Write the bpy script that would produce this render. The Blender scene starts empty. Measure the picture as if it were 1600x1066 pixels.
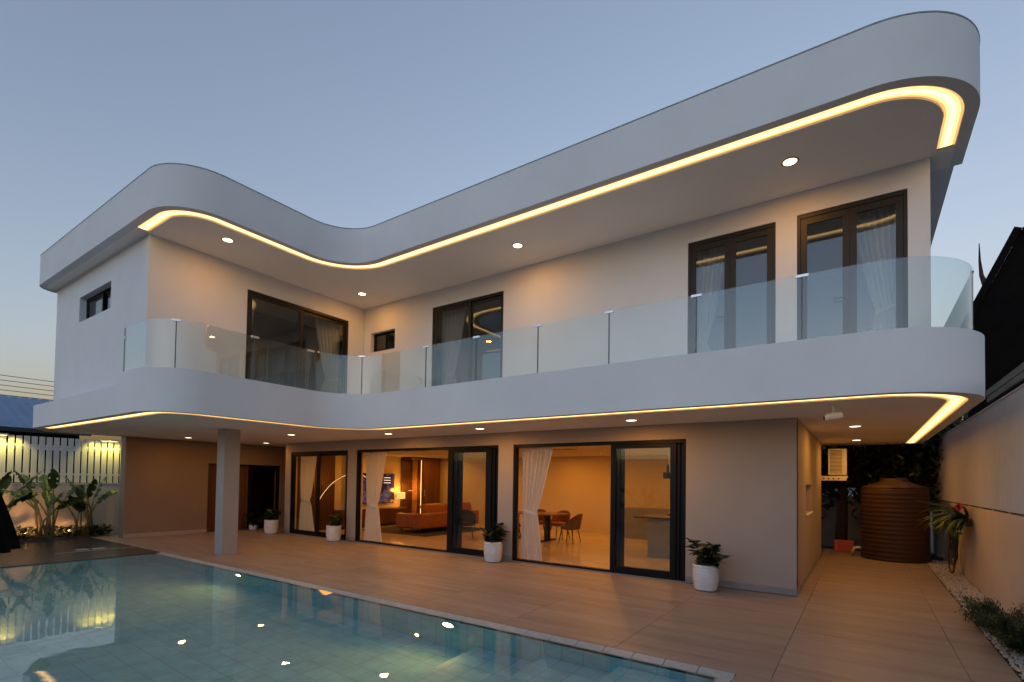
import bpy, bmesh, math, random
from mathutils import Vector, Matrix
random.seed(7)
R = math.radians
scene = bpy.context.scene
COL = scene.collection

# ------------------------------------------------------------------ camera
YAW, PITCH, ROLL = 0.6031, 0.0259, 0.0150
fw = Vector((-math.sin(YAW) * math.cos(PITCH), math.cos(YAW) * math.cos(PITCH), math.sin(PITCH)))
r0 = Vector((math.cos(YAW), math.sin(YAW), 0)); u0 = r0.cross(fw)
rt = r0 * math.cos(ROLL) + u0 * math.sin(ROLL); up = -r0 * math.sin(ROLL) + u0 * math.cos(ROLL)
cam = bpy.data.cameras.new('camera')
cam.sensor_width = 36; cam.lens = 795.7 / 1600 * 36; cam.shift_y = (730.74 - 533) / 1600
cam.clip_start = 0.05; cam.clip_end = 2000
cam_ob = bpy.data.objects.new('camera', cam); COL.objects.link(cam_ob)
m = Matrix((rt, up, -fw)).transposed().to_4x4(); m.translation = Vector((0.8085, -8.6758, 1.65))
cam_ob.matrix_world = m
scene.camera = cam_ob

# ------------------------------------------------------------------ sky, sun, exposure
EXPOSURE = 4.66
K = 2.0 ** -EXPOSURE                # lamp strengths below are written for exposure 0
SUN_EL, SUN_ROT = R(-2), R(175)
world = bpy.data.worlds.new('World'); scene.world = world; world.use_nodes = True
wn = world.node_tree; wn.nodes.clear()
wo = wn.nodes.new('ShaderNodeOutputWorld'); bg = wn.nodes.new('ShaderNodeBackground')
sky = wn.nodes.new('ShaderNodeTexSky'); sky.sky_type = 'NISHITA'; sky.sun_disc = False
sky.sun_elevation = SUN_EL; sky.sun_rotation = SUN_ROT
sky.altitude = 0; sky.air_density = 0.6; sky.dust_density = 3.0; sky.ozone_density = 1.0
bg.inputs['Strength'].default_value = 0.15
tint = wn.nodes.new('ShaderNodeMix'); tint.data_type = 'RGBA'; tint.blend_type = 'MULTIPLY'; tint.inputs[0].default_value = 1; tint.inputs[7].default_value = (1.09, .97, .91, 1)
wn.links.new(sky.outputs[0], tint.inputs[6]); wn.links.new(tint.outputs[2], bg.inputs['Color']); wn.links.new(bg.outputs[0], wo.inputs['Surface'])
sun = bpy.data.lights.new('sun', 'SUN'); sun.energy = 0.005; sun.angle = R(10); sun.color = (1, .85, .7)
sun_ob = bpy.data.objects.new('sun', sun); COL.objects.link(sun_ob)
sd = Vector((math.sin(SUN_ROT) * math.cos(SUN_EL), math.cos(SUN_ROT) * math.cos(SUN_EL), math.sin(SUN_EL)))
sun_ob.rotation_euler = sd.to_track_quat('Z', 'Y').to_euler()
vs = scene.view_settings
vs.view_transform = 'Standard'; vs.look = 'None'; vs.exposure = EXPOSURE; vs.gamma = 1; vs.use_curve_mapping = False
cy = scene.cycles
cy.use_denoising = True; cy.max_bounces = 10; cy.diffuse_bounces = 4; cy.glossy_bounces = 5
cy.transmission_bounces = 8; cy.transparent_max_bounces = 32; cy.sample_clamp_indirect = 6; cy.blur_glossy = 0.5
cy.use_adaptive_sampling = True; cy.adaptive_threshold = 0.01

WARM = (1.0, 0.41, 0.06)
WARM_IN = (1.0, 0.37, 0.035)

# ------------------------------------------------------------------ materials
MATS = {}
def nt(name):
    m = bpy.data.materials.new(name); m.use_nodes = True
    t = m.node_tree; b = t.nodes['Principled BSDF']; MATS[name] = m
    return m, t, b
def node(t, kind, **kw):
    n = t.nodes.new(kind)
    for k, v in kw.items():
        if k in n.inputs: n.inputs[k].default_value = v
        else: setattr(n, k, v)
    return n
def coords(t, scale=(1, 1, 1), rot=(0, 0, 0)):
    tc = t.nodes.new('ShaderNodeTexCoord'); mp = t.nodes.new('ShaderNodeMapping')
    mp.inputs['Scale'].default_value = scale; mp.inputs['Rotation'].default_value = rot
    t.links.new(tc.outputs['Object'], mp.inputs['Vector']); return mp.outputs[0]
def mat(name, col, rough=.6, var=.08, scale=4, bump=0, bscale=60, metal=0, spec=.5, stretch=(1, 1, 1), col2=None, coat=0, sheen=0):
    m, t, b = nt(name)
    v = coords(t, stretch)
    n = node(t, 'ShaderNodeTexNoise', Scale=scale, Detail=6.0, Roughness=.6); t.links.new(v, n.inputs['Vector'])
    rp = t.nodes.new('ShaderNodeValToRGB')
    c1 = tuple(max(0, c * (1 - var)) for c in col); c2 = col2 or tuple(min(1, c * (1 + var)) for c in col)
    rp.color_ramp.elements[0].position = .3; rp.color_ramp.elements[1].position = .7
    rp.color_ramp.elements[0].color = (*c1, 1); rp.color_ramp.elements[1].color = (*c2, 1)
    t.links.new(n.outputs['Fac'], rp.inputs[0]); t.links.new(rp.outputs[0], b.inputs['Base Color'])
    b.inputs['Roughness'].default_value = rough; b.inputs['Metallic'].default_value = metal
    b.inputs['Specular IOR Level'].default_value = spec
    if coat: b.inputs['Coat Weight'].default_value = coat; b.inputs['Coat Roughness'].default_value = .08
    if sheen: b.inputs['Sheen Weight'].default_value = sheen
    if bump:
        n2 = node(t, 'ShaderNodeTexNoise', Scale=bscale, Detail=4.0); t.links.new(v, n2.inputs['Vector'])
        bp = node(t, 'ShaderNodeBump', Strength=bump, Distance=.01)
        t.links.new(n2.outputs['Fac'], bp.inputs['Height']); t.links.new(bp.outputs[0], b.inputs['Normal'])
    return m
def emit(name, col, strength, rim=None):
    m, t, b = nt(name)
    b.inputs['Base Color'].default_value = (.8, .8, .8, 1)
    b.inputs['Emission Color'].default_value = (*col, 1); b.inputs['Emission Strength'].default_value = strength * K
    return m
def glass(name, tint=(.93, .96, .95), f0=.045, rough=0.0):
    m, t, b = nt(name); t.nodes.remove(b)
    out = t.nodes['Material Output']
    lw = node(t, 'ShaderNodeLayerWeight', Blend=.5)
    p = node(t, 'ShaderNodeMath', operation='POWER'); p.inputs[1].default_value = 5
    t.links.new(lw.outputs['Facing'], p.inputs[0])
    ma = node(t, 'ShaderNodeMath', operation='MULTIPLY_ADD'); ma.inputs[1].default_value = 1 - f0; ma.inputs[2].default_value = f0
    t.links.new(p.outputs[0], ma.inputs[0])
    tr = node(t, 'ShaderNodeBsdfTransparent', Color=(*tint, 1)); gl = node(t, 'ShaderNodeBsdfGlossy', Roughness=rough)
    mx = t.nodes.new('ShaderNodeMixShader')
    t.links.new(ma.outputs[0], mx.inputs[0]); t.links.new(tr.outputs[0], mx.inputs[1]); t.links.new(gl.outputs[0], mx.inputs[2])
    t.links.new(mx.outputs[0], out.inputs['Surface']); return m
def slat_wood(name, c1, c2, rough=.4, scale=6, stretch=(1, 1, .08)):
    return mat(name, c1, rough, .25, scale, .15, 30, stretch=stretch, col2=c2)

M_white = mat('white_render_paint', (.66, .67, .69), .75, .045, .9, .16, 70)
M_soffit = mat('white_soffit_paint', (.84, .82, .79), .8, .03, 1.0, .06, 120)
M_taupe = mat('taupe_wall_paint', (.40, .33, .28), .75, .04, 1.5, .12, 90)
M_brown = mat('brown_wall', (.27, .19, .13), .75, .05, 1.5, .12, 90)  # browner and darker than the taupe walls
M_column = mat('grey_column_paint', (.40, .36, .335), .75, .04, 1.5, .12, 90)
M_skirt = mat('grey_skirting_tile', (.26, .25, .25), .45, .08, 5)
M_balcony = mat('pale_balcony_tile', (.68, .66, .62), .5, .06, 3)
M_black = mat('black_aluminium', (.005, .005, .006), .45, .1, 20, spec=.2)
M_bronze = mat('dark_bronze_aluminium', (.018, .013, .010), .45, .1, 20, spec=.3)
M_glass = glass('clear_door_glass', (.965, .975, .955), .022)
M_winglass = glass('tinted_window_glass', (.80, .83, .83), .075)
M_rail = glass('balustrade_glass', (.87, .92, .915), .075)
M_clip = mat('brushed_steel', (.62, .63, .65), .3, .08, 40, metal=1, stretch=(1, 1, 20))
M_led = emit('warm_led_core', (1.0, .62, .22), 3.4)
M_led2 = emit('warm_cove_glow', (1.0, .58, .18), 2.0)
M_led3 = emit('warm_cove_glow_edge', (1.0, .50, .13), 1.0)
M_lamp = emit('warm_downlight_lens', (1.0, .82, .5), 7)
M_ring = mat('white_lamp_ring', (.8, .8, .78), .4)
M_trim = mat('bronze_lamp_trim', (.30, .21, .12), .4, .1, 20)
M_int_wall = mat('cream_interior_paint', (.58, .47, .33), .8, .03, 1, .05, 80)
M_int_ceil = mat('cream_ceiling_paint', (.66, .56, .42), .85, .02, 1)
M_curtain = mat('linen_curtain', (.78, .75, .70), .9, .05, 8, .2, 300)
def _cloth(m):
    t = m.node_tree; b = t.nodes['Principled BSDF']; o = t.nodes['Material Output']
    tr = node(t, 'ShaderNodeBsdfTranslucent', Color=(.80, .76, .70, 1)); mx = t.nodes.new('ShaderNodeMixShader'); mx.inputs[0].default_value = .4
    t.links.new(b.outputs[0], mx.inputs[1]); t.links.new(tr.outputs[0], mx.inputs[2]); t.links.new(mx.outputs[0], o.inputs['Surface'])
_cloth(M_curtain)
M_potwhite = mat('white_glazed_pot', (.74, .72, .70), .35, .06, 6, .1, 30, coat=.2)
M_soil = mat('dark_soil', (.045, .032, .022), .95, .4, 20, .8, 40)
M_leaf = mat('dark_green_leaf', (.012, .026, .010), .45, .5, 9, col2=(.024, .05, .016))
M_banana = mat('banana_leaf_green', (.04, .085, .020), .4, .35, 5, .1, 20, col2=(.075, .14, .03))
M_stem = mat('pale_green_stem', (.26, .22, .09), .55, .3, 6, col2=(.34, .26, .10))
M_shrub = mat('juniper_green', (.022, .045, .016), .6, .5, 10, col2=(.06, .10, .035))
M_tree = mat('tree_foliage', (.02, .04, .016), .6, .5, 4, col2=(.05, .085, .03))
M_bark = mat('tree_bark', (.09, .065, .045), .9, .3, 8, .6, 20)
M_sofa = mat('rust_leather', (.27, .075, .026), .42, .12, 6, .12, 60, col2=(.33, .095, .03))
M_darkwood = slat_wood('dark_walnut', (.075, .028, .014), (.12, .046, .022))
M_midwood = slat_wood('table_walnut', (.20, .085, .035), (.28, .13, .055), .35, stretch=(.1, 1, 1))
M_chair = mat('brown_chair_leather', (.13, .065, .035), .5, .15, 8, .1, 60)
M_blackmetal = mat('black_powder_coat', (.015, .015, .016), .45, .1, 20)
M_marble = mat('dark_counter_stone', (.05, .05, .055), .12, .3, 3)
M_island = mat('grey_island_panel', (.21, .19, .165), .5, .06, 2)
M_fabricblack = mat('black_parasol_fabric', (.004, .004, .0045), .95, .3, 12, .3, 200, spec=.1)
M_tank = mat('brown_plastic_tank', (.05, .019, .008), .65, .12, 4)
M_ac = mat('white_ac_plastic', (.70, .68, .62), .5, .04, 8)
M_orange = mat('orange_plastic', (.5, .10, .04), .5, .1, 10)
M_hose = mat('dark_rubber_hose', (.03, .035, .03), .5, .2, 10)
M_red = mat('red_bract', (.42, .02, .045), .5, .25, 12)
M_fence = mat('white_painted_slat', (.62, .61, .60), .6, .07, 5, stretch=(1, 1, .1))
M_fwall = mat('cream_garden_wall', (.60, .54, .50), .8, .05, 1.4, .15, 60)
M_cladding = mat('pale_fluted_cladding', (.58, .54, .52), .7, .04, 2, .08, 60)
M_ledge = mat('dark_polished_stone', (.040, .036, .036), .26, .35, 3, col2=(.065, .06, .06))
M_ground = mat('bare_ground', (.10, .095, .085), .95, .25, 1.5, .5, 30)
M_backpaving = mat('grey_paving', (.3, .28, .26), .8, .12, 2, .2, 40)
M_pebble = mat('cream_pebble', (.52, .45, .36), .75, .35, 18, col2=(.66, .60, .52))
M_bluemetal = mat('blue_metal_sheet', (.16, .24, .38), .45, .12, 1.5, metal=.2)
M_dark_roof = mat('dark_roof_tile', (.007, .006, .007), .9, .3, 6, .3, 30, spec=.15)
M_oldwood = mat('weathered_board', (.30, .25, .19), .85, .3, 6, .4, 40, stretch=(1, .08, 1))
M_darkwall = mat('dark_timber_wall', (.007, .005, .0045), .9, .3, 5, spec=.1)
M_purple = mat('maroon_finial', (.035, .014, .017), .8, .2, 8)
M_cloth_shadow = mat('dark_cloth_and_shadow', (.035, .03, .028), .95, .3, 30, .4, 200)
M_int_dark = mat('upper_room_paint', (.30, .29, .29), .85, .03, 1)
M_fruit = mat('orange_fruit', (.55, .20, .03), .45, .25, 14)
M_shade = None

def wood_floor(name, c1, c2, rough, st=(.35, 3.2, 1), veins=.6):
    m, t, b = nt(name)
    tc = t.nodes.new('ShaderNodeNewGeometry'); mp = t.nodes.new('ShaderNodeMapping'); mp.inputs['Scale'].default_value = st
    t.links.new(tc.outputs['Position'], mp.inputs['Vector'])
    oi = t.nodes.new('ShaderNodeObjectInfo')
    ad = node(t, 'ShaderNodeVectorMath', operation='MULTIPLY_ADD'); ad.inputs[1].default_value = (40, 40, 40)
    t.links.new(oi.outputs['Random'], ad.inputs[0]); t.links.new(mp.outputs[0], ad.inputs[2])
    n = node(t, 'ShaderNodeTexNoise', Scale=1.6, Detail=7.0, Roughness=.62, Distortion=.8); t.links.new(ad.outputs[0], n.inputs['Vector'])
    n2 = node(t, 'ShaderNodeTexNoise', Scale=9.0, Detail=5.0, Roughness=.6); t.links.new(ad.outputs[0], n2.inputs['Vector'])
    mx = node(t, 'ShaderNodeMath', operation='MULTIPLY_ADD'); mx.inputs[1].default_value = .35
    t.links.new(n2.outputs['Fac'], mx.inputs[0]); t.links.new(n.outputs['Fac'], mx.inputs[2])
    ad2 = node(t, 'ShaderNodeMath', operation='MULTIPLY_ADD'); ad2.inputs[1].default_value = .10
    t.links.new(oi.outputs['Random'], ad2.inputs[0]); t.links.new(mx.outputs[0], ad2.inputs[2])
    rp = t.nodes.new('ShaderNodeValToRGB'); e = rp.color_ramp.elements
    e[0].position = .5; e[0].color = (*c1, 1); e[1].position = .92; e[1].color = (*c2, 1)
    t.links.new(ad2.outputs[0], rp.inputs[0]); t.links.new(rp.outputs[0], b.inputs['Base Color'])
    rr = t.nodes.new('ShaderNodeMapRange'); rr.inputs[3].default_value = rough - .08; rr.inputs[4].default_value = rough + .12
    t.links.new(n2.outputs['Fac'], rr.inputs[0]); t.links.new(rr.outputs[0], b.inputs['Roughness'])
    bp = node(t, 'ShaderNodeBump', Strength=.08, Distance=.004); t.links.new(n2.outputs['Fac'], bp.inputs['Height']); t.links.new(bp.outputs[0], b.inputs['Normal'])
    return m
M_grout = mat('beige_grout', (.19, .15, .125), .9, .1, 10)
M_deck = wood_floor('travertine_deck_tile', (.235, .175, .138), (.375, .29, .232), .46)
M_intfloor = wood_floor('cream_polished_floor', (.56, .46, .33), (.62, .52, .38), .12, (.3, .3, 1))

def pool_tile(name, c1, c2, tile=.25, grout=(.34, .60, .63)):
    m, t, b = nt(name)
    geo = t.nodes.new('ShaderNodeNewGeometry')
    br = node(t, 'ShaderNodeTexBrick', offset=0.0, Scale=1.0)
    br.inputs['Color1'].default_value = (*c1, 1); br.inputs['Color2'].default_value = (*c2, 1); br.inputs['Mortar'].default_value = (*grout, 1)
    br.inputs['Mortar Size'].default_value = .006; br.inputs['Brick Width'].default_value = tile; br.inputs['Row Height'].default_value = tile
    t.links.new(geo.outputs['Position'], br.inputs['Vector'])
    n = node(t, 'ShaderNodeTexNoise', Scale=6.0, Detail=6.0); t.links.new(geo.outputs['Position'], n.inputs['Vector'])
    mx = node(t, 'ShaderNodeMix', data_type='RGBA', blend_type='MULTIPLY')
    mx.inputs[0].default_value = .55
    rp = t.nodes.new('ShaderNodeValToRGB'); rp.color_ramp.elements[0].position = .3; rp.color_ramp.elements[0].color = (.62, .62, .62, 1); rp.color_ramp.elements[1].position = .7
    t.links.new(n.outputs['Fac'], rp.inputs[0]); t.links.new(br.outputs['Color'], mx.inputs[6]); t.links.new(rp.outputs[0], mx.inputs[7])
    t.links.new(mx.outputs[2], b.inputs['Base Color']); b.inputs['Roughness'].default_value = .4
    return m
M_pool = pool_tile('teal_pool_tile', (.42, .76, .80), (.50, .82, .85))
M_coping = mat('pale_grey_coping_tile', (.37, .42, .43), .45, .18, 9, .1, 60)

def water_mat():
    m, t, b = nt('pool_water')
    b.inputs['Base Color'].default_value = (.86, .97, .97, 1); b.inputs['Roughness'].default_value = 0.0
    b.inputs['Transmission Weight'].default_value = 1; b.inputs['IOR'].default_value = 1.33
    geo = t.nodes.new('ShaderNodeNewGeometry')
    n = node(t, 'ShaderNodeTexNoise', Scale=2.2, Detail=2.0); t.links.new(geo.outputs['Position'], n.inputs['Vector'])
    n2 = node(t, 'ShaderNodeTexNoise', Scale=13.0, Detail=3.0); t.links.new(geo.outputs['Position'], n2.inputs['Vector'])
    ad = node(t, 'ShaderNodeMath', operation='MULTIPLY_ADD'); ad.inputs[1].default_value = .10; t.links.new(n2.outputs['Fac'], ad.inputs[0]); t.links.new(n.outputs['Fac'], ad.inputs[2])
    bp = node(t, 'ShaderNodeBump', Strength=.06, Distance=.02); t.links.new(ad.outputs[0], bp.inputs['Height']); t.links.new(bp.outputs[0], b.inputs['Normal'])
    return m
M_water = water_mat()

def tv_mat():
    m, t, b = nt('tv_home_screen')
    b.inputs['Base Color'].default_value = (.01, .01, .01, 1); b.inputs['Roughness'].default_value = .2
    v = coords(t, (1, 1, 1))
    vo = node(t, 'ShaderNodeTexVoronoi', Scale=3.2); t.links.new(v, vo.inputs['Vector'])
    n = node(t, 'ShaderNodeTexNoise', Scale=2.6, Detail=3.0); t.links.new(v, n.inputs['Vector'])
    rp = t.nodes.new('ShaderNodeValToRGB'); e = rp.color_ramp.elements
    e[0].position = .48; e[0].color = (.006, .008, .02, 1); e[1].position = .54; e[1].color = (.12, .05, .20, 1)
    for p, c in ((.58, (.45, .16, .06, 1)), (.63, (.02, .03, .08, 1)), (.70, (.2, .22, .35, 1))):
        x = e.new(p); x.color = c
    t.links.new(n.outputs['Fac'], rp.inputs[0]); t.links.new(rp.outputs[0], b.inputs['Emission Color']); b.inputs['Emission Strength'].default_value = .4 * K
    return m
M_tv = tv_mat()
def shade_mat():
    m, t, b = nt('cream_lamp_shade')
    b.inputs['Base Color'].default_value = (.8, .62, .36, 1); b.inputs['Emission Color'].default_value = (1, .62, .2, 1); b.inputs['Emission Strength'].default_value = .9 * K
    return m
M_shade = shade_mat()

# ------------------------------------------------------------------ mesh helpers
class MB:
    def __init__(s): s.v = []; s.f = []
    def add(s, vs, fs):
        o = len(s.v); s.v += [tuple(p) for p in vs]; s.f += [tuple(i + o for i in f) for f in fs]; return s
    def box(s, x0, x1, y0, y1, z0, z1):
        return s.add([(x0, y0, z0), (x1, y0, z0), (x1, y1, z0), (x0, y1, z0), (x0, y0, z1), (x1, y0, z1), (x1, y1, z1), (x0, y1, z1)],
                     [(0, 3, 2, 1), (4, 5, 6, 7), (0, 1, 5, 4), (1, 2, 6, 5), (2, 3, 7, 6), (3, 0, 4, 7)])
    def quad(s, a, b, c, d): return s.add([a, b, c, d], [(0, 1, 2, 3)])
    def prism(s, poly, z0, z1):
        n = len(poly)
        return s.add([(x, y, z0) for x, y in poly] + [(x, y, z1) for x, y in poly],
                     [tuple(range(n))[::-1], tuple(range(n, 2 * n))] + [(i, (i + 1) % n, n + (i + 1) % n, n + i) for i in range(n)])
    def strip(s, A, B, closed=False):
        n = len(A); k = n if closed else n - 1
        return s.add(list(A) + list(B), [(i, (i + 1) % n, n + (i + 1) % n, n + i) for i in range(k)])
    def lathe(s, prof, c=(0, 0, 0), seg=24, cap=True, ripple=None):
        vs = []; n = len(prof)
        for j in range(seg):
            a = 2 * math.pi * j / seg
            for (r, z) in prof:
                rr = r * (ripple(a, z) if ripple else 1)
                vs.append((c[0] + rr * math.cos(a), c[1] + rr * math.sin(a), c[2] + z))
        fs = [(j * n + i, ((j + 1) % seg) * n + i, ((j + 1) % seg) * n + i + 1, j * n + i + 1) for j in range(seg) for i in range(n - 1)]
        if cap:
            fs.append(tuple(j * n for j in range(seg))[::-1]); fs.append(tuple(j * n + n - 1 for j in range(seg)))
        return s.add(vs, fs)
    def tube(s, pts, r, seg=8, cap=True):
        pts = [Vector(p) for p in pts]; n = len(pts); vs = []
        rr = r if isinstance(r, (list, tuple)) else [r] * n
        ref = Vector((0, 0, 1))
        t0 = (pts[1] - pts[0]).normalized()
        if abs(t0.dot(ref)) > .9: ref = Vector((1, 0, 0))
        for i, p in enumerate(pts):
            t = (pts[min(i + 1, n - 1)] - pts[max(i - 1, 0)]).normalized()
            a = t.cross(ref)
            if a.length < 1e-5: a = t.orthogonal()
            a.normalize(); b = t.cross(a).normalized(); ref = a.cross(t) if False else ref
            for j in range(seg):
                q = 2 * math.pi * j / seg
                vs.append(p + a * math.cos(q) * rr[i] + b * math.sin(q) * rr[i])
        fs = [(i * seg + j, i * seg + (j + 1) % seg, (i + 1) * seg + (j + 1) % seg, (i + 1) * seg + j) for i in range(n - 1) for j in range(seg)]
        if cap: fs += [tuple(range(seg))[::-1], tuple(range((n - 1) * seg, n * seg))]
        return s.add(vs, fs)
    def disc(s, c, r, seg=24, flip=False, ez=0):
        vs = [(c[0] + r * math.cos(2 * math.pi * j / seg), c[1] + r * math.sin(2 * math.pi * j / seg), c[2]) for j in range(seg)]
        return s.add(vs, [tuple(range(seg)) if not flip else tuple(range(seg))[::-1]])
    def build(s, name, mt, parent=None, smooth=False, bevel=0, label=None, recalc=True):
        me = bpy.data.meshes.new(name); me.from_pydata(s.v, [], s.f); me.materials.append(mt)
        if recalc:
            bm = bmesh.new(); bm.from_mesh(me); bmesh.ops.recalc_face_normals(bm, faces=bm.faces); bm.to_mesh(me); bm.free()
        if smooth:
            me.polygons.foreach_set('use_smooth', [True] * len(me.polygons))
            if smooth != 2: 
                try: me.set_sharp_from_angle(angle=R(40))
                except Exception: pass
        ob = bpy.data.objects.new(name, me); COL.objects.link(ob)
        if parent: ob.parent = parent
        if bevel:
            b = ob.modifiers.new('bevel', 'BEVEL'); b.width = bevel; b.segments = 2; b.limit_method = 'ANGLE'
        if label: ob['label'] = label
        return ob
def tag(o, label=None, cat=None, group=None, kind=None):
    if label: o['label'] = label
    if cat: o['category'] = cat
    if group: o['group'] = group
    if kind: o['kind'] = kind
    return o
def thing(name, label, cat, loc=(0, 0, 0), rz=0, group=None):
    o = bpy.data.objects.new(name, None); COL.objects.link(o); o.location = loc; o.rotation_euler = (0, 0, rz); o.empty_display_size = .2
    return tag(o, label, cat, group)
def copy_tree(o, parent=None):
    c = o.copy(); COL.objects.link(c); c.parent = parent
    for ch in list(o.children): copy_tree(ch, c)
    return c
def share(o, parent, loc, name=None, rz=0, sc=None):
    c = o.copy(); COL.objects.link(c); c.parent = parent; c.location = loc; c.rotation_euler = (0, 0, rz)
    if sc: c.scale = sc
    return c
def lamp(kind, name, loc, energy, color=WARM, target=None, size=.05, angle=120, blend=.6, parent=None):
    l = bpy.data.lights.new(name, kind); l.energy = energy * K; l.color = color
    if kind != 'AREA': l.shadow_soft_size = size
    if kind == 'AREA': l.shape = 'DISK'; l.size = size
    if kind == 'SPOT': l.spot_size = R(angle); l.spot_blend = blend
    o = bpy.data.objects.new(name, l); COL.objects.link(o); o.location = loc
    d = Vector(target) - Vector(loc) if target else Vector((0, 0, -1))
    o.rotation_euler = d.to_track_quat('-Z', 'Y').to_euler()
    if parent: o.parent = parent
    return o
def fillet(verts, offs=0.0, n=14):
    """open path of (x, y, radius); inside lies to the right; offset inwards by offs. Same point count for every offset."""
    P = [Vector(v[:2]) for v in verts]; N = len(P); D = [(P[i + 1] - P[i]).normalized() for i in range(N - 1)]
    Rn = [Vector((d.y, -d.x)) for d in D]
    def isect(p, d, q, e):
        cr = d.x * e.y - d.y * e.x; w = q - p; return p + d * ((w.x * e.y - w.y * e.x) / cr)
    Q = [P[0] + Rn[0] * offs]
    for i in range(1, N - 1):
        Q.append(isect(P[i] + Rn[i - 1] * offs, D[i - 1], P[i] + Rn[i] * offs, D[i]))
    Q.append(P[-1] + Rn[-1] * offs)
    out = [tuple(Q[0])]
    for i in range(1, N - 1):
        d, e = D[i - 1], D[i]; turn = d.x * e.y - d.y * e.x; rad = verts[i][2]
        if rad <= 0: out.append(tuple(Q[i])); continue
        rad = rad - offs if turn < 0 else rad + offs
        ang = math.acos(max(-1, min(1, d.dot(e)))); tl = rad * math.tan(ang / 2)
        a = Q[i] - d * tl; s = -1 if turn < 0 else 1
        c = a + Vector((-d.y, d.x)) * s * rad
        v0 = a - c
        for k in range(n + 1):
            th = s * ang * k / n
            out.append((c.x + v0.x * math.cos(th) - v0.y * math.sin(th), c.y + v0.x * math.sin(th) + v0.y * math.cos(th)))
    out.append(tuple(Q[-1])); return out
def z3(pl, z): return [(x, y, z) for x, y in pl]
# ------------------------------------------------------------------ the setting
H1, H2 = 2.658, 6.073
WZ = -0.021                       # water level
PX0, PX1, PY0, PY1 = -11.65, -0.25, -7.75, -4.01
def ring(mb, a, b, z):            # rectangle a with hole b
    (ax0, ax1, ay0, ay1), (bx0, bx1, by0, by1) = a, b
    mb.quad((ax0, ay0, z), (ax1, ay0, z), (ax1, by0, z), (ax0, by0, z)); mb.quad((ax0, by1, z), (ax1, by1, z), (ax1, ay1, z), (ax0, ay1, z))
    mb.quad((ax0, by0, z), (bx0, by0, z), (bx0, by1, z), (ax0, by1, z)); mb.quad((bx1, by0, z), (ax1, by0, z), (ax1, by1, z), (bx1, by1, z))
mb = MB(); ring(mb, (-600, 600, -600, 600), (PX0 - .05, PX1 + .05, PY0 - .05, PY1 + .05), -.12)
tag(mb.build('ground', M_ground), kind='structure')

# terrace: screed bed and the stone tiles laid on it
DX0, DX1 = -16.0, 1.93
mb = MB(); mb.box(DX0, DX1, -3.86, 7.2, -.118, -.016); mb.box(PX1 + .15, DX1, -9.2, -3.864, -.118, -.016)
deck = tag(mb.build('terrace', M_grout), kind='structure')
TX, TY, G = 1.405, .70, .003
tile_mesh = {}
def deck_tile(x0, x1, y0, y1):
    w, d = round(x1 - x0, 3), round(y1 - y0, 3)
    if w < .03 or d < .03: return
    if (w, d) not in tile_mesh:
        e = .0025
        t = MB(); t.v = [(0, 0, -.016), (w, 0, -.016), (w, d, -.016), (0, d, -.016), (0, 0, -e), (w, 0, -e), (w, d, -e), (0, d, -e), (e, e, 0), (w - e, e, 0), (w - e, d - e, 0), (e, d - e, 0)]
        t.f = [(0, 1, 5, 4), (1, 2, 6, 5), (2, 3, 7, 6), (3, 0, 4, 7), (4, 5, 9, 8), (5, 6, 10, 9), (6, 7, 11, 10), (7, 4, 8, 11), (8, 9, 10, 11)]
        o = t.build('tile', M_deck, deck); tile_mesh[(w, d)] = o.data
    else:
        o = bpy.data.objects.new('tile', tile_mesh[(w, d)]); COL.objects.link(o); o.parent = deck
    o.location = (x0, y0, 0)
xs = [0.165 + TX * k for k in range(-12, 3)]
xs = [DX0] + [x for x in xs if DX0 + .1 < x < DX1 - .1] + [DX1]
ys = [-.05 - TY * k for k in range(0, 6)][::-1]; ys = [-3.86] + [y for y in ys if y > -3.8]
for i in range(len(xs) - 1):
    for j in range(len(ys) - 1):
        deck_tile(xs[i] + G / 2, xs[i + 1] - G / 2, ys[j] + G / 2, ys[j + 1] - G / 2)
for i in range(len(xs) - 1):                     # between the wings and along the side passage
    if xs[i] > -.1 or xs[i + 1] < -13.0:
        y = -.05
        while y < 6.9:
            a = max(xs[i], 0.0) if xs[i] > -1.3 else xs[i]
            deck_tile(a + G / 2, xs[i + 1] - G / 2, y + G / 2, y + TY - G / 2); y += TY
    elif xs[i] < 0 < xs[i + 1]:
        y = -.05
        while y < 6.9:
            deck_tile(.002, xs[i + 1] - G / 2, y + G / 2, y + TY - G / 2); y += TY
y = -3.864 - TY
for k in range(8):
    for (a, b) in ((PX1 + .15, 1.57), (1.57, DX1)): deck_tile(a + G / 2, b - G / 2, y + G / 2, y + TY - G / 2)
    y -= TY
# paving on the camera side of the pool
mb = MB(); mb.box(-16, PX1 + .145, -11.4, PY0 - .15, -.118, -.004)
tag(mb.build('poolside_paving', M_backpaving), kind='structure')
# dark polished ledge at the pool's end and the planting bed
mb = MB(); mb.box(-15.95, PX0 - .001, PY0 - .148, -3.864, -.118, -.004)
ledge = tag(mb.build('pool_ledge', M_ledge), kind='structure')
for (x, y) in ((-13.25, -4.78), (-13.22, -4.5)):
    MB().box(x - .1, x + .1, y - .11, y + .11, -.002, .008).build('skimmer_cover', M_coping, ledge, bevel=.003)
MB().box(-13.0, -12.97, -5.3, -3.9, -.003, .003).build('drain_strip', M_clip, ledge)
mb = MB()
n, k = 46, 10
for i in range(n):
    for j in range(k):
        x = -15.93 - 1.0 * j / (k - 1); y = -7.7 + 4.25 * i / (n - 1)
        mb.v.append((x, y, .03 + random.uniform(-.02, .035)))
mb.f = [(i * k + j, i * k + j + 1, (i + 1) * k + j + 1, (i + 1) * k + j) for i in range(n - 1) for j in range(k - 1)]
tag(mb.build('planting_bed', M_soil), kind='structure')
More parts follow.
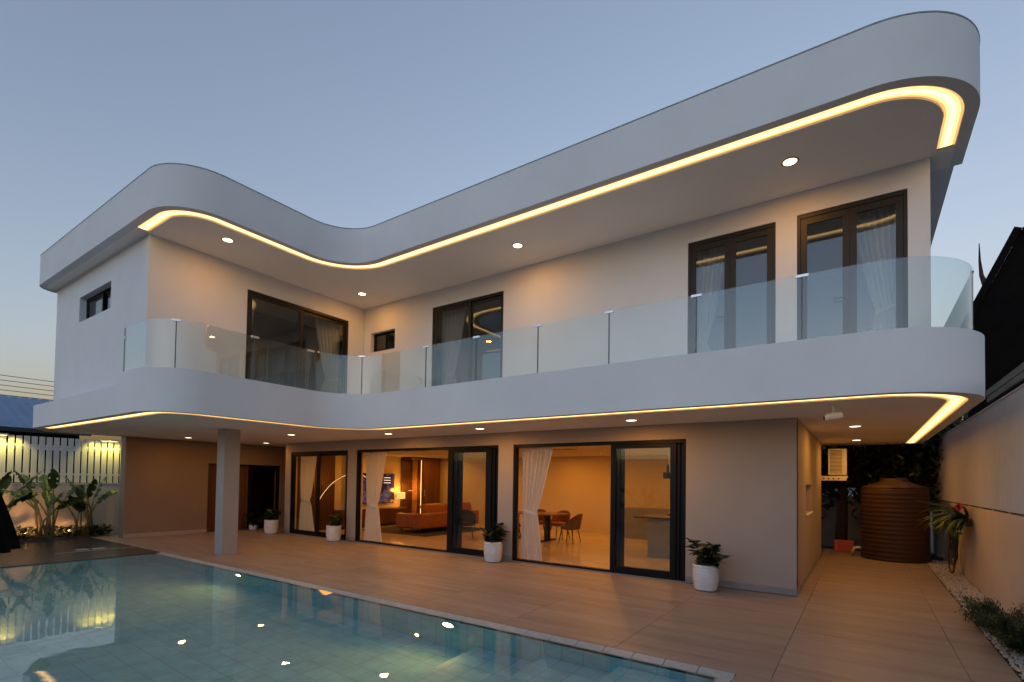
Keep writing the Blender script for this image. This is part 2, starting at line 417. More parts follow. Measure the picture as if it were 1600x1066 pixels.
mb = MB(); mb.box(-15.99, -15.93, -7.75, -3.866, -.1, .045)
tag(mb.build('planting_bed_kerb', M_ledge), kind='structure')

# the pool: basin with steps, coping tiles, water
FZ = -1.05
mb = MB()
mb.quad((PX0, PY0, FZ), (PX1, PY0, FZ), (PX1, PY1, FZ), (PX0, PY1, FZ))
for a, b in (((PX0, PY0), (PX1, PY0)), ((PX1, PY0), (PX1, PY1)), ((PX1, PY1), (PX0, PY1)), ((PX0, PY1), (PX0, PY0))):
    mb.quad((*a, FZ), (*b, FZ), (*b, -.022), (*a, -.022))
basin = tag(mb.build('pool_basin', M_pool, recalc=False), kind='structure')
for x0, z in ((-1.12, -.26), (-1.95, -.50), (-2.85, -.76)):
    MB().box(x0, x0 + (.83 if x0 < -1.2 else .868), PY0 + .003, PY1 - .003, FZ, z).build('step', M_pool, basin, bevel=.012)
MB().box(-5.4, -3.75, PY0 + .003, PY0 + .9, FZ, -.5).build('bench', M_pool, basin, bevel=.012)
cop = tag(MB().box(PX0, PX1 + .147, -3.866, -3.8655, -.1, -.02).build('pool_coping', M_coping), kind='structure')
def coping(x0, x1, y0, y1, hz):
    MB().box(x0, x1, y0, y1, -.09, 0).build('coping_tile', M_coping, cop, bevel=.006)
n = 38; w = (PX1 + .145 - PX0) / n
proto = None
for i in range(n):
    if proto is None:
        p = MB(); p.add([(0.002, 0, -.09), (w - .002, 0, -.09), (w - .002, .142, -.09), (.002, .142, -.09), (.002, 0, -.026), (w - .002, 0, -.026), (w - .002, .142, 0.001), (.002, .142, 0.001)],
                        [(0, 3, 2, 1), (4, 5, 6, 7), (0, 1, 5, 4), (1, 2, 6, 5), (2, 3, 7, 6), (3, 0, 4, 7)])
        proto = p.build('coping_tile', M_coping, cop, bevel=.006); proto.location = (PX0, PY1, 0)
    else: share(proto, cop, (PX0 + w * i, PY1, 0))
for i in range(12):
    o = share(proto, cop, (PX1 + .143, PY1 - .01 - w * i, 0), rz=-math.pi / 2); o.location = (PX1 + 0.001, PY1 - .003 - w * i, 0)
for i in range(n):
    share(proto, cop, (PX0 + w * (i + 1) - .145, PY0, 0), rz=math.pi)
mb = MB(); mb.quad((PX0, PY0 - .025, WZ), (PX1 + .025, PY0 - .025, WZ), (PX1 + .025, PY1 + .025, WZ), (PX0, PY1 + .025, WZ))
water = tag(mb.build('water', M_water, recalc=False), kind='structure')
for k_, (x, z) in enumerate(((-3.30, -.27), (-8.15, -.27))):
    t = thing('pool_light', ('round warm underwater pool light in the wall below the terrace, nearer the steps',
                             'round warm underwater pool light in the wall below the terrace, in front of the column')[k_], 'pool light', (x, PY1 - .003, z))
    def rot(mb): mb.v = [(a, -c, b) for a, b, c in mb.v]; return mb
    rot(MB().lathe([(.085, 0), (.13, 0), (.13, .012), (.10, .02), (.085, .012)], seg=24, cap=False)).build('rim', M_clip, t, smooth=True)
    rot(MB().lathe([(.0001, .016), (.06, .014), (.087, .004)], seg=24, cap=False)).build('lens', emit('pool_lamp_lens', (1, .82, .45), 14) if k_ == 0 else MATS['pool_lamp_lens'], t, smooth=True)
    lamp('SPOT', 'pool_lamp_glow', (0, -.06, 0), 16, (1, .62, .16), (0, -1, -.35), .05, 140, .8, t)

# ------------------------------------------------------------------ the house
house = thing('house', 'white two-storey house with curved roof and balcony bands and glass balustrade', 'house')
def wall(name, mt, mp, u0, u1, w0, w1, z0, z1, holes=(), parent=None):
    us = sorted({u0, u1, *[h[0] for h in holes], *[h[1] for h in holes]}); zs = sorted({z0, z1, *[h[2] for h in holes], *[h[3] for h in holes]})
    us = [u for u in us if u0 <= u <= u1]; zs = [z for z in zs if z0 <= z <= z1]
    def solid(i, j):
        if not (0 <= i < len(us) - 1 and 0 <= j < len(zs) - 1): return False
        a, b = (us[i] + us[i + 1]) / 2, (zs[j] + zs[j + 1]) / 2
        return not any(h[0] < a < h[1] and h[2] < b < h[3] for h in holes)
    mb = MB()
    for i in range(len(us) - 1):
        for j in range(len(zs) - 1):
            if not solid(i, j): continue
            a, b, c, d = us[i], us[i + 1], zs[j], zs[j + 1]
            for w in (w0, w1): mb.quad(mp(a, w, c), mp(b, w, c), mp(b, w, d), mp(a, w, d))
            if not solid(i - 1, j): mb.quad(mp(a, w0, c), mp(a, w1, c), mp(a, w1, d), mp(a, w0, d))
            if not solid(i + 1, j): mb.quad(mp(b, w0, c), mp(b, w1, c), mp(b, w1, d), mp(b, w0, d))
            if not solid(i, j - 1): mb.quad(mp(a, w0, c), mp(b, w0, c), mp(b, w1, c), mp(a, w1, c))
            if not solid(i, j + 1): mb.quad(mp(a, w0, d), mp(b, w0, d), mp(b, w1, d), mp(a, w1, d))
    ob = mb.build(name, mt, parent or house, recalc=False)
    bm = bmesh.new(); bm.from_mesh(ob.data); bmesh.ops.remove_doubles(bm, verts=bm.verts, dist=1e-5); bmesh.ops.recalc_face_normals(bm, faces=bm.faces); bm.to_mesh(ob.data); bm.free()
    return ob
FY = lambda y0: (lambda u, w, z: (u, y0 + w, z))           # wall facing -Y, depth towards +Y
FXp = lambda x0: (lambda u, w, z: (x0 - w, u, z))          # wall facing +X, depth towards -X
# ground floor
D = {3: (-5.138, -1.627), 2: (-10.119, -5.517), 1: (-13.093, -10.477)}
wall('front_wall', M_taupe, FY(0), -13.37, 0, 0, .13, 0, H1 + .01, [(a, b, 0, 2.398) for a, b in D.values()])
wall('inner_wall', M_int_wall, FY(0), -13.2, -.2, .133, .22, 0, 2.49, [(a, b, 0, 2.398) for a, b in D.values()])
wall('side_wall', M_taupe, FXp(0), .002, 5.45, 0, .13, 0, H1 + .01, [(1.45, 2.75, 1.15, 1.66)])
wall('side_wall', M_taupe, FXp(-.16), 5.45, 6.4, 0, .1, 0, H1 + .01)
MB().box(-.30, -.131, 1.40, 2.80, 1.1, 1.7).build('niche_back', M_taupe, house)
MB().box(-.13, .02, 1.43, 2.77, 1.12, 1.149).build('niche_sill', M_soffit, house, bevel=.003)
wall('left_wing_wall', M_brown, FXp(-15.05), -3.45, 2.2, 0, .34, 0, H1 + .01, [(-1.4, .85, 0, 2.03)])
wall('entry_back_wall', M_brown, FY(2.0), -15.05, -13.0, 0, .1, 0, H1 + .01)
wall('entry_side_wall', M_taupe, (lambda u, w, z: (-13.37 + w, u, z)), .13, 2.1, 0, .08, 0, H1 + .01)
wall('inner_wall', M_int_wall, (lambda u, w, z: (-13.28 + w, u, z)), .22, 6.2, 0, .08, 0, 2.49)
wall('inner_wall', M_int_wall, FY(6.2), -13.2, -.2, 0, .1, 0, 2.49)
wall('inner_wall', M_int_wall, FXp(-.14), .22, 6.2, 0, .06, 0, 2.49)
MB().box(-13.2, -.2, .14, 6.2, 2.47, 2.489).build('ceiling', M_int_ceil, house)
MB().box(-13.2, -.2, .14, 6.2, -.1, .02).build('interior_floor', M_intfloor, house)
for a, b in D.values(): MB().box(a + .001, b - .001, -.004, .139, -.1, .012).build('threshold', M_skirt, house)
# skirting
for a, b in ((-13.37, -13.093), (-10.477, -10.119), (-5.517, -5.138), (-1.627, .012)):
    MB().box(a + .002, b, -.014, -.0005, 0.001, .105).build('skirting', M_skirt, house, bevel=.002)
MB().box(.0005, .0135, 0, 5.45, 0.001, .105).build('skirting', M_skirt, house)
MB().box(-15.0495, -15.037, -3.45, -1.4, 0.001, .105).build('skirting', M_taupe, house)
# entrance in the left wing: dark door, timber panel, glazed leaf
MB().box(-15.26, -15.20, -1.395, -.46, .02, 2.025).build('entrance_door', M_darkwood, house)
for k in range(3): MB().box(-15.199, -15.185, -.45 + .105 * k, -.352 + .105 * k, .02, 2.0).build('timber_board', slat_wood('entry_board', (.11, .045, .02), (.16, .07, .03)) if k == 0 else MATS['entry_board'], house)
MB().box(-15.27, -15.2, -.45, -.13, .02, 2.02).build('board_backing', M_darkwall, house)
def frame_uw(mb, mp, u0, u1, z0, z1, w0, w1, sl, sr, bt, tp):
    for (a, b, c, d) in ((u0, u0 + sl, z0, z1), (u1 - sr, u1, z0, z1), (u0 + sl, u1 - sr, z0, z0 + bt), (u0 + sl, u1 - sr, z1 - tp, z1)):
        p = [mp(u, w, z) for z in (c, d) for w in (w0, w1) for u in (a, b)]
        mb.add(p, [(0, 1, 3, 2), (4, 6, 7, 5), (0, 4, 5, 1), (2, 3, 7, 6), (0, 2, 6, 4), (1, 5, 7, 3)])
    return mb
def boxuw(mb, mp, a, b, w0, w1, c, d):
    p = [mp(u, w, z) for z in (c, d) for w in (w0, w1) for u in (a, b)]
    return mb.add(p, [(0, 1, 3, 2), (4, 6, 7, 5), (0, 4, 5, 1), (2, 3, 7, 6), (0, 2, 6, 4), (1, 5, 7, 3)])
def glazed(name, mp, u0, u1, z0, z1, leaves, mt=None, gl=None, jamb=.05, head=.06, sill=.035, depth=(.012, .128), stile=.07, rail=.07, handles=(), tracks=1):
    mt = mt or M_black; gl = gl or M_glass
    d = frame_uw(MB(), mp, u0 + .002, u1 - .002, z0, z1 - .002, depth[0], depth[1], jamb, jamb, sill, head)
    o = d.build(name, mt, house, bevel=.003)
    for (a, b, tr, *st) in leaves:
        s = st[0] if st else stile
        w0 = depth[0] + .012 + tr * .034
        frame_uw(MB(), mp, a, b, z0 + sill + .002, z1 - head - .004, w0, w0 + .028, s, s, rail + .02, rail).build('leaf_frame', mt, o, bevel=.002)
        boxuw(MB(), mp, a + s - .005, b - s + .005, w0 + .011, w0 + .017, z0 + sill + rail + .015, z1 - head - rail).build('glass_pane', gl, o)
    for (u, z, s) in handles:
        h = MB(); boxuw(h, mp, u - .014, u + .014, depth[0] - .004, depth[0] + .012, z - .1, z + .035)
        p = [mp(u, depth[0] - .006, z), mp(u, -.045, z), mp(u + s * .03, -.052, z), mp(u + s * .13, -.052, z)]
        h.tube(p, .009); h.build('handle', M_blackmetal, o, smooth=True)
    return o
MB().box(-16.6, -16.5, -1.7, 1.4, 0, 2.6).build('entry_room_wall', M_darkwall, house); MB().box(-16.5, -15.4, -1.75, -1.7, 0, 2.6).build('entry_room_wall', M_darkwall, house); MB().box(-16.5, -15.4, 1.35, 1.4, 0, 2.6).build('entry_room_wall', M_darkwall, house)
MB().box(-16.5, -15.395, -1.69, 1.34, -.05, .018).build('entry_room_floor', M_skirt, house); MB().box(-16.5, -15.395, -1.69, 1.34, 2.1, 2.2).build('entry_room_ceiling', M_darkwall, house)
glazed('entrance_window', FXp(-15.05), -.13, .845, .02, 2.025, [(-.08, .80, 1, .04)], depth=(.03, .15))
glazed('sliding_door', FY(0), *D[3], .012, 2.396, [(-2.99, -1.80, 0, .10), (-2.925, -1.745, 1, .11), (-2.86, -1.69, 2, .11)])
glazed('sliding_door', FY(0), *D[2], .012, 2.396, [(-6.95, -5.72, 0, .15), (-6.85, -5.645, 1, .16), (-6.74, -5.575, 2, .16)])
glazed('sliding_door', FY(0), *D[1], .012, 2.396, [(-13.04, -11.74, 0, .13), (-11.86, -10.53, 1, .09)], jamb=.07)
# first floor walls
UB = 3.10
wall('upper_front_wall', M_white, FY(0), -9.93, 1.564, 0, .18, UB, H2 + .01, [(0, 1.324, 3.31, 5.728), (-1.617, -.288, 3.31, 5.715), (-7.497, -5.449, 3.31, 5.68), (-9.66, -8.76, 4.90, 5.40)])
wall('upper_left_wing_wall', M_white, FXp(-9.933), -4.892, -.001, 0, .18, UB, H2 + .01, [(-3.07, -.485, 3.31, 5.64)])
wall('upper_end_wall', M_white, FY(-4.892), -15.22, -10.114, 0, .25, UB - .02, H2 + .01, [(-13.59, -11.73, 5.03, 5.59)])
wall('upper_side_wall', M_white, FXp(1.564), .181, 6.2, 0, .18, UB, H2 + .01)
wall('upper_back_wall', M_white, FY(6.2), -15.22, 1.564, 0, .15, UB, H2 + .01)
wall('upper_left_wall', M_white, (lambda u, w, z: (-15.22 + w, u, z)), -4.64, 6.2, 0, .15, UB, H2 + .01)
MB().box(-15.0, 1.38, 3.9, 3.98, 3.31, H2).build('room_partition', M_int_dark, house)
MB().box(-4.2, -4.1, .2, 3.89, 3.31, H2).build('room_partition', M_int_dark, house)
MB().box(-12.6, -12.5, -4.6, 3.89, 3.31, H2).build('room_partition', M_int_dark, house)
MB().box(-8.4, -8.3, .2, 3.89, 3.31, H2).build('room_partition', M_int_dark, house)
glazed('french_door', FY(0), 0, 1.324, 3.31, 5.726, [(.045, .662, 0, .085), (.664, 1.28, 0, .085)], M_bronze, M_winglass, jamb=.04, stile=.085, rail=.10, handles=[(.60, 4.35, -1)])
glazed('french_door', FY(0), -1.617, -.288, 3.31, 5.713, [(-1.575, -.953, 0, .085), (-.951, -.33, 0, .085)], M_bronze, M_winglass, jamb=.04, stile=.085, rail=.10, handles=[(-1.01, 4.35, -1)])
glazed('sliding_window', FY(0), -7.497, -5.449, 3.31, 5.678, [(-7.45, -6.36, 0, .07), (-6.46, -5.495, 1, .06)], M_bronze, M_winglass, jamb=.045)
glazed('sliding_window', FXp(-9.933), -3.07, -.485, 3.31, 5.638, [(-3.02, -1.74, 0, .07), (-1.85, -.53, 1, .07)], M_bronze, M_winglass, jamb=.06)
glazed('small_window', FY(.09), -9.658, -8.762, 4.902, 5.398, [(-9.63, -8.79, 0, .04)], M_black, M_winglass, jamb=.02, head=.02, sill=.02, rail=.035, depth=(.01, .08))
glazed('small_window', FY(-4.78), -13.588, -11.732, 5.032, 5.588, [(-13.56, -12.62, 0, .05), (-12.68, -11.76, 1, .045)], M_black, M_winglass, jamb=.02, head=.02, sill=.02, rail=.04, depth=(.01, .12))
# column
MB().box(-10.55, -10.24, -3.30, -2.97, 0, H1 + .005).build('column', M_column, house, bevel=.006)

# roof band
RO = [(1.94, .42, 0), (1.94, -1.89, 1.08), (-8.17, -1.89, .85), (-8.17, -5.25, .85), (-15.45, -5.25, .4), (-15.45, 6.3, 0)]
NA = 22
o0, o1, o2, o3, o4 = (fillet(RO, d, NA) for d in (0, .135, .325, .14, .32))
mb = MB(); ZT = 6.775
mb.strip(z3(o0, H2), z3(o0, ZT)); mb.strip(z3(o1, H2), z3(o0, H2)); mb.strip(z3(o1, H2 + .12), z3(o1, H2))
oi = fillet(RO, .16, NA); mb.strip(z3(o0, ZT), z3(oi, ZT)); mb.strip(z3(oi, ZT), z3(oi, ZT - .1))
mb.quad((1.94, .42, H2), (1.80, .42, H2), (1.80, .42, ZT), (1.94, .42, ZT))
mb.build('roof_fascia', M_white, house, smooth=True)
cap = fillet(RO, -.004, NA); capi = fillet(RO, .18, NA)
mb = MB(); mb.strip(z3(cap, ZT + .002), z3(cap, ZT + .018)); mb.strip(z3(cap, ZT + .018), z3(capi, ZT + .018)); mb.strip(z3(cap, ZT + .002), z3(capi, ZT + .002))
mb.build('roof_flashing', mat('grey_metal_flashing', (.24, .25, .27), .5, .1, 5, metal=.3), house, smooth=True)
mb = MB(); pl = fillet(RO, .15, NA); mb.add(z3(pl + [(1.5, 6.3), (1.5, .42)], ZT - .09), [tuple(range(len(pl) + 2))]); mb.build('roof_deck', M_skirt, house)
mb = MB(); pl = list(o2) + [(1.5, 6.3), (1.5, .42)]; mb.add(z3(pl, H2), [tuple(range(len(pl)))])
mb.strip(z3(o2, H2), z3(o2, H2 + .12))
kL = 1 + 3 * (NA + 1)                                  # last point of the convex fillet over the left wing
fillA, fillB = [(-9.88, o1[kL - 1][1])] + list(o1[kL:]), [(-9.88, o2[kL - 1][1])] + list(o2[kL:])
mb.strip(z3(fillA, H2 + .012), z3(fillB, H2 + .012)); mb.strip([(o1[0][0], .42, H2 + .001), (o1[0][0], -.13, H2 + .001)], [(o2[0][0], .42, H2 + .001), (o2[0][0], -.13, H2 + .001)])
mb.build('roof_soffit', M_soffit, house)
def led(a, b, z, name='led_strip'):
    L = lambda f: [(p[0] + (q[0] - p[0]) * f, p[1] + (q[1] - p[1]) * f) for p, q in zip(a, b)]
    o = MB().strip(z3(L(.36), z + .001), z3(L(.68), z + .001)).build(name, M_led, house, recalc=False)
    for f0, f1, mt in ((0, .14, M_led3), (.14, .36, M_led2), (.68, .86, M_led2), (.86, 1, M_led3)): MB().strip(z3(L(f0), z), z3(L(f1), z)).build('led_cove_glow', mt, o, recalc=False)  # light falloff across the cove, put in as dimmer emissive bands
la = [(o3[0][0], -.13)] + list(o3[1:kL]) + [(-9.88, o3[kL - 1][1])]; lb = [(o4[0][0], -.13)] + list(o4[1:kL]) + [(-9.88, o4[kL - 1][1])]
led(la, lb, H2 + .018)
MB().box(1.40, 1.87, .425, 6.3, H2 + .06, H2 + .42).build('rear_eave', M_white, house)

# balcony slab
SO = [(1.96, 6.6, 0), (1.96, -1.9, 1.1), (-8.0, -1.9, .9), (-8.0, -5.45, .75), (-14.25, -5.45, 0), (-15.3, -4.95, 0), (-15.3, 6.3, 0)]
s0, s1, s2, s3, s4 = (fillet(SO, d, NA) for d in (0, .14, .33, .145, .325))
kS = 1 + 3 * (NA + 1); BT = 3.35
mb = MB()
sa, sb = list(s0[:kS]) + [(-9.5, -5.45)], [(-9.5, -5.45)] + list(s0[kS:])
mb.strip(z3(sa, H1), z3(sa, BT)); mb.strip(z3(sb, H1), z3(sb, 3.15))
si = fillet(SO, .2, NA); sia = list(si[:kS]) + [(-9.5, -5.25)]
mb.strip(z3(sa, BT), z3(sia, BT)); mb.strip(z3(sia, BT), z3(sia, 3.2)); mb.quad((-9.5, -5.45, 3.15), (-9.5, -5.25, 3.15), (-9.5, -5.25, BT), (-9.5, -5.45, BT))
mb.strip(z3(s1, H1), z3(s0, H1)); mb.strip(z3(s1, H1 + .1), z3(s1, H1))
mb.quad((1.96, 6.6, H1), (1.82, 6.6, H1), (1.82, 6.6, BT), (1.96, 6.6, BT))
pl = list(s0); mb.add(z3(pl, 3.149), [tuple(range(len(pl)))])
mb.build('balcony_band', M_white, house, smooth=True)
MB().add(z3([p for p in si if p[0] > -9.6] + [(-9.5, 6.2)], 3.305), [tuple(range(len([p for p in si if p[0] > -9.6]) + 1))]).build('balcony_floor', M_balcony, house)
MB().box(-15.1, -9.55, -4.7, 6.2, 3.2, 3.3).build('balcony_floor', M_balcony, house)
mb = MB(); pl = list(s2); mb.add(z3(pl, H1), [tuple(range(len(pl)))]); mb.strip(z3(s2, H1), z3(s2, H1 + .1)); mb.build('balcony_soffit', M_soffit, house)
MB().box(-15.2, 1.9, 6.3, 6.6, H1 + .001, BT).build('slab_edge', M_white, house)
led(s3[:-2], s4[:-2], H1 + .012)

# recessed downlights
def downlight(x, y, z, r=.075, e=12, col=WARM):
    o = MB().lathe([(r, .004), (r + .026, 0.0), (r + .026, -.003), (r + .012, -.006), (r, -.004), (r - .004, .004)], (x, y, z), 28, cap=False).build('downlight', M_trim, house, smooth=True)
    MB().disc((x, y, z - .0015), r - .002, 28, True).build('lens', M_lamp, o, recalc=False)
    lamp('AREA', 'downlight_beam', (x, y, z - .008), e, col, (x, y, z - 1), r * 1.9, parent=o)
for x, y in ((-8.97, -3.97), (-9.07, -.78), (-4.53, -.85), (0.0, -.90)): downlight(x, y, H2, .085, 12)
for x, y in ((-13.84, -2.48), (-13.77, -.39), (-10.3, -1.75), (-7.93, -.88), (-5.35, -.86), (-2.28, -.80), (.705, 1.7), (.70, 4.85)): downlight(x, y, H1, .085, 15 if y > 1 else (8 if x < -13 else 13))
for x, y in ((-6.9, 5.0), (-5.3, 4.6), (-11.9, 5.2), (-12.2, 2.6), (-9.0, 1.2), (-9.4, 4.6), (-3.6, 1.2), (-3.4, 4.6), (-1.6, 3.0)): downlight(x, y, 2.47, .045, 18, WARM_IN)  # several of these are out of view, added to light the rooms
MB().box(-6.4, -5.2, 2.6, 2.95, 2.462, 2.4695).build('ceiling_vent', M_skirt, house)

# glass balustrade on the balcony edge
GP = [p for p in fillet(SO, .10, 40) if p[0] > -9.4] + [(-9.5, -5.35)]
GP[0] = (GP[0][0], 5.2)
def along(P, step=.02):
    out = []
    for a, b in zip(P, P[1:]):
        L = math.dist(a, b); n = max(1, int(L / step))
        out += [(a[0] + (b[0] - a[0]) * i / n, a[1] + (b[1] - a[1]) * i / n) for i in range(n)]
    return out + [P[-1]]
DG = along(GP)
def nearest(p): return min(range(len(DG)), key=lambda i: math.dist(DG[i], p))
splits = [0] + sorted(nearest(p) for p in ((1.86, 2.9), (1.80, -.55 - .35), (.213, -1.8), (-.993, -1.8), (-2.25, -1.8), (-3.459, -1.8), (-4.725, -1.8), (-5.918, -1.8), (-7.55, -1.98), (-8.1, -2.78), (-8.1, -3.88), (-8.25, -5.05))) + [len(DG) - 1]
GZ0, GZ1 = BT - .004, 4.15
M_edge = mat('green_glass_edge', (.05, .09, .085), .3)
rail = MB().strip(z3([(x, y) for x, y in fillet(SO, .115, 30) if x > -9.49], BT + .004), z3([(x, y) for x, y in fillet(SO, .085, 30) if x > -9.49], BT + .004)).build('balustrade', M_clip, house)
for a, b in zip(splits, splits[1:]):
    seg = DG[a:b + 1]; seg = seg[:1] + [p for i, p in enumerate(seg[1:-1]) if i % 3 == 0] + seg[-1:]
    def side(o):
        r = []
        for i, p in enumerate(seg):
            q0, q1 = seg[max(i - 1, 0)], seg[min(i + 1, len(seg) - 1)]; d = Vector((q1[0] - q0[0], q1[1] - q0[1])).normalized()
            r.append((p[0] + d.y * o, p[1] - d.x * o))
        return r
    A, B = side(-.006), side(.006)
    mb = MB().strip(z3(A, GZ0), z3(A, GZ1)).strip(z3(B, GZ0), z3(B, GZ1)).strip(z3(A, GZ1), z3(B, GZ1))
    mb.build('glass_panel', M_rail, rail, smooth=2)
for k in splits[1:]:
    p = DG[k]; q = DG[max(k - 2, 0)]; d = Vector((p[0] - q[0], p[1] - q[1])).normalized(); n_ = Vector((d.y, -d.x))
    def ob(l0, l1, w, z0, z1):
        P = [Vector(p) + d * l + n_ * s for l, s in ((l0, -w), (l1, -w), (l1, w), (l0, w))]; return MB().prism([tuple(v) for v in P], z0, z1)
    ob(-.007, .007, .0075, GZ0, GZ1 - .001).build('glass_edge', M_edge, rail)
    if k != splits[-1]: ob(-.07, .07, .013, GZ1 - .03, GZ1 + .006).build('clip', M_clip, rail, bevel=.003)
    else: ob(-.03, .0, .02, 3.95, 4.0).build('clip', M_clip, rail, bevel=.003)
# ------------------------------------------------------------------ curtains
def curtain(label, mp, u0, w_top, z0, z1, side, w_tie, w_bot, tie=.42, shift=.0, wd=.16, folds=7, group=None):
    """side=+1: hangs from u0 towards +u and is tied back to u0; -1 the other way."""
    t = thing('curtain', label, 'curtain', mp(u0, wd, z0))
    b = Vector(mp(u0, wd, z0)); zt = z0 + (z1 - z0) * tie
    nz, nu = 40, folds * 8; mb = MB()
    def edges(z):
        if z >= zt:
            k = (z - zt) / (z1 - zt); k = k ** .85 if k > 0 else 0
            return shift * (1 - k), w_tie + shift + (w_top - w_tie - shift) * k
        k = (zt - z) / (zt - z0); k = k ** .7
        return shift * (1 - k) , w_tie + shift + (w_bot - w_tie - shift) * k
    for i in range(nz + 1):
        z = z0 + (z1 - z0) * i / nz; a, c = edges(z); g = (c - a) / w_top
        for j in range(nu + 1):
            u = j / nu; ph = 2 * math.pi * folds * u
            amp = (.018 + .022 * min(1, g * 1.3)) * (1 if abs(z - zt) > .1 else .7)
            w = wd + amp * math.sin(ph + .5 * math.sin(3 * u + z)) + .008 * math.sin(2.3 * ph + z * 2)
            mb.v.append(Vector(mp(u0 + side * (a + (c - a) * u), w, z)) - b)
    n = nu + 1
    mb.f = [(i * n + j, i * n + j + 1, (i + 1) * n + j + 1, (i + 1) * n + j) for i in range(nz) for j in range(nu)]
    mb.v = [tuple(v) for v in mb.v]
    mb.build('fabric', M_curtain, t, smooth=2)
    a, c = edges(zt); tb = MB()
    ring_ = [Vector(mp(u0 + side * (a + (c - a) * (.5 + .53 * math.cos(q))), wd + .06 * math.sin(q), zt + .05 * (math.cos(q) * -1))) - b for q in [2 * math.pi * k / 20 for k in range(20)]]
    tb.strip([tuple(p + Vector((0, 0, -.03))) for p in ring_], [tuple(p + Vector((0, 0, .03))) for p in ring_], closed=True)
    tb.build('tieback', M_curtain, t, smooth=2)
    if w_top > .3: 
        boxuw(MB(), (lambda u, w, z: tuple(Vector(mp(u, w, z)) - b)), u0, u0 + side * (w_top + .1), wd - .02, wd + .02, z1, z1 + .02).build('curtain_rail', M_ring, t)
    return t
F0 = FY(0)
curtain('cream curtain tied back at the open end of the dining-room sliding door', F0, -5.10, .80, .03, 2.38, 1, .36, .54, .42, .05, .24)
curtain('narrow cream curtain behind the dining-room glass leaf, above the kitchen island', F0, -1.70, .34, .03, 2.38, -1, .15, .2, .45, 0, .26, 4)
curtain('cream curtain tied back at the open end of the living-room door, before the television', F0, -10.07, .86, .03, 2.38, 1, .42, .72, .40, .12, .24, 8)
curtain('narrow cream curtain tied back behind the stacked leaves of the living-room sliding door', F0, -5.58, .42, .03, 2.38, -1, .16, .24, .45, 0, .27, 4)
curtain('cream curtain behind glass in front of the fluted timber wall', F0, -13.0, .86, .03, 2.38, 1, .42, .80, .40, .10, .24, 8)
curtain('narrow cream curtain beside the glowing arc lamp', F0, -10.53, .34, .03, 2.38, -1, .14, .2, .45, 0, .25, 4)
FL = FXp(-9.933)
curtain('pale curtain tied back in the left-wing balcony window, next to the inner corner', FL, -.54, .72, 3.33, 5.6, -1, .36, .62, .35, 0, .3, 6)
curtain('sliver of pale curtain in the left-wing balcony window, away from the inner corner', FL, -3.01, .30, 3.33, 5.6, 1, .12, .2, .45, 0, .3, 3)
curtain('pale curtain tied back in the balcony sliding window beside the small square window', F0, -7.45, .72, 3.33, 5.64, 1, .4, .55, .35, .0, .3, 6)
curtain('sliver of pale curtain in the balcony sliding window, at the side facing the french doors', F0, -5.50, .22, 3.33, 5.64, -1, .1, .14, .45, 0, .3, 3)
curtain('pale curtain tied back in the balcony french door next to the long blank wall', F0, -1.56, .56, 3.33, 5.69, 1, .20, .34, .30, 0, .25, 6)
curtain('pale curtain tied back in the balcony french door next to the house corner', F0, 1.27, .62, 3.33, 5.70, -1, .30, .42, .36, 0, .25, 7)

# ------------------------------------------------------------------ leaves
def leaf(mb, base, az, el, L, W, droop=.6, seg=5, fold=.25, tip=.5, twist=0):
    """pointed leaf blade: starts at base heading (az, el), bends down by droop radians along its length"""
    p = Vector(base); e = el; step = L / seg; prev = None
    for i in range(seg + 1):
        k = i / seg
        w = W * (math.sin(math.pi * min(1, .08 + .92 * k ** tip * 1.0)) ** .8 if k < 1 else 0) * .5
        d = Vector((math.cos(az) * math.cos(e), math.sin(az) * math.cos(e), math.sin(e)))
        s = Vector((-math.sin(az), math.cos(az), 0)); n_ = s.cross(d)
        s = s * math.cos(twist) + n_ * math.sin(twist); n_ = s.cross(d)
        row = [p + s * w - n_ * w * -fold, p, p - s * w - n_ * w * -fold]
        o = len(mb.v); mb.v += [tuple(v) for v in row]
        if i: mb.f += [(o - 3, o - 2, o + 1, o), (o - 2, o - 1, o + 2, o + 1)]
        p = p + d * step; e -= droop / seg
    return p

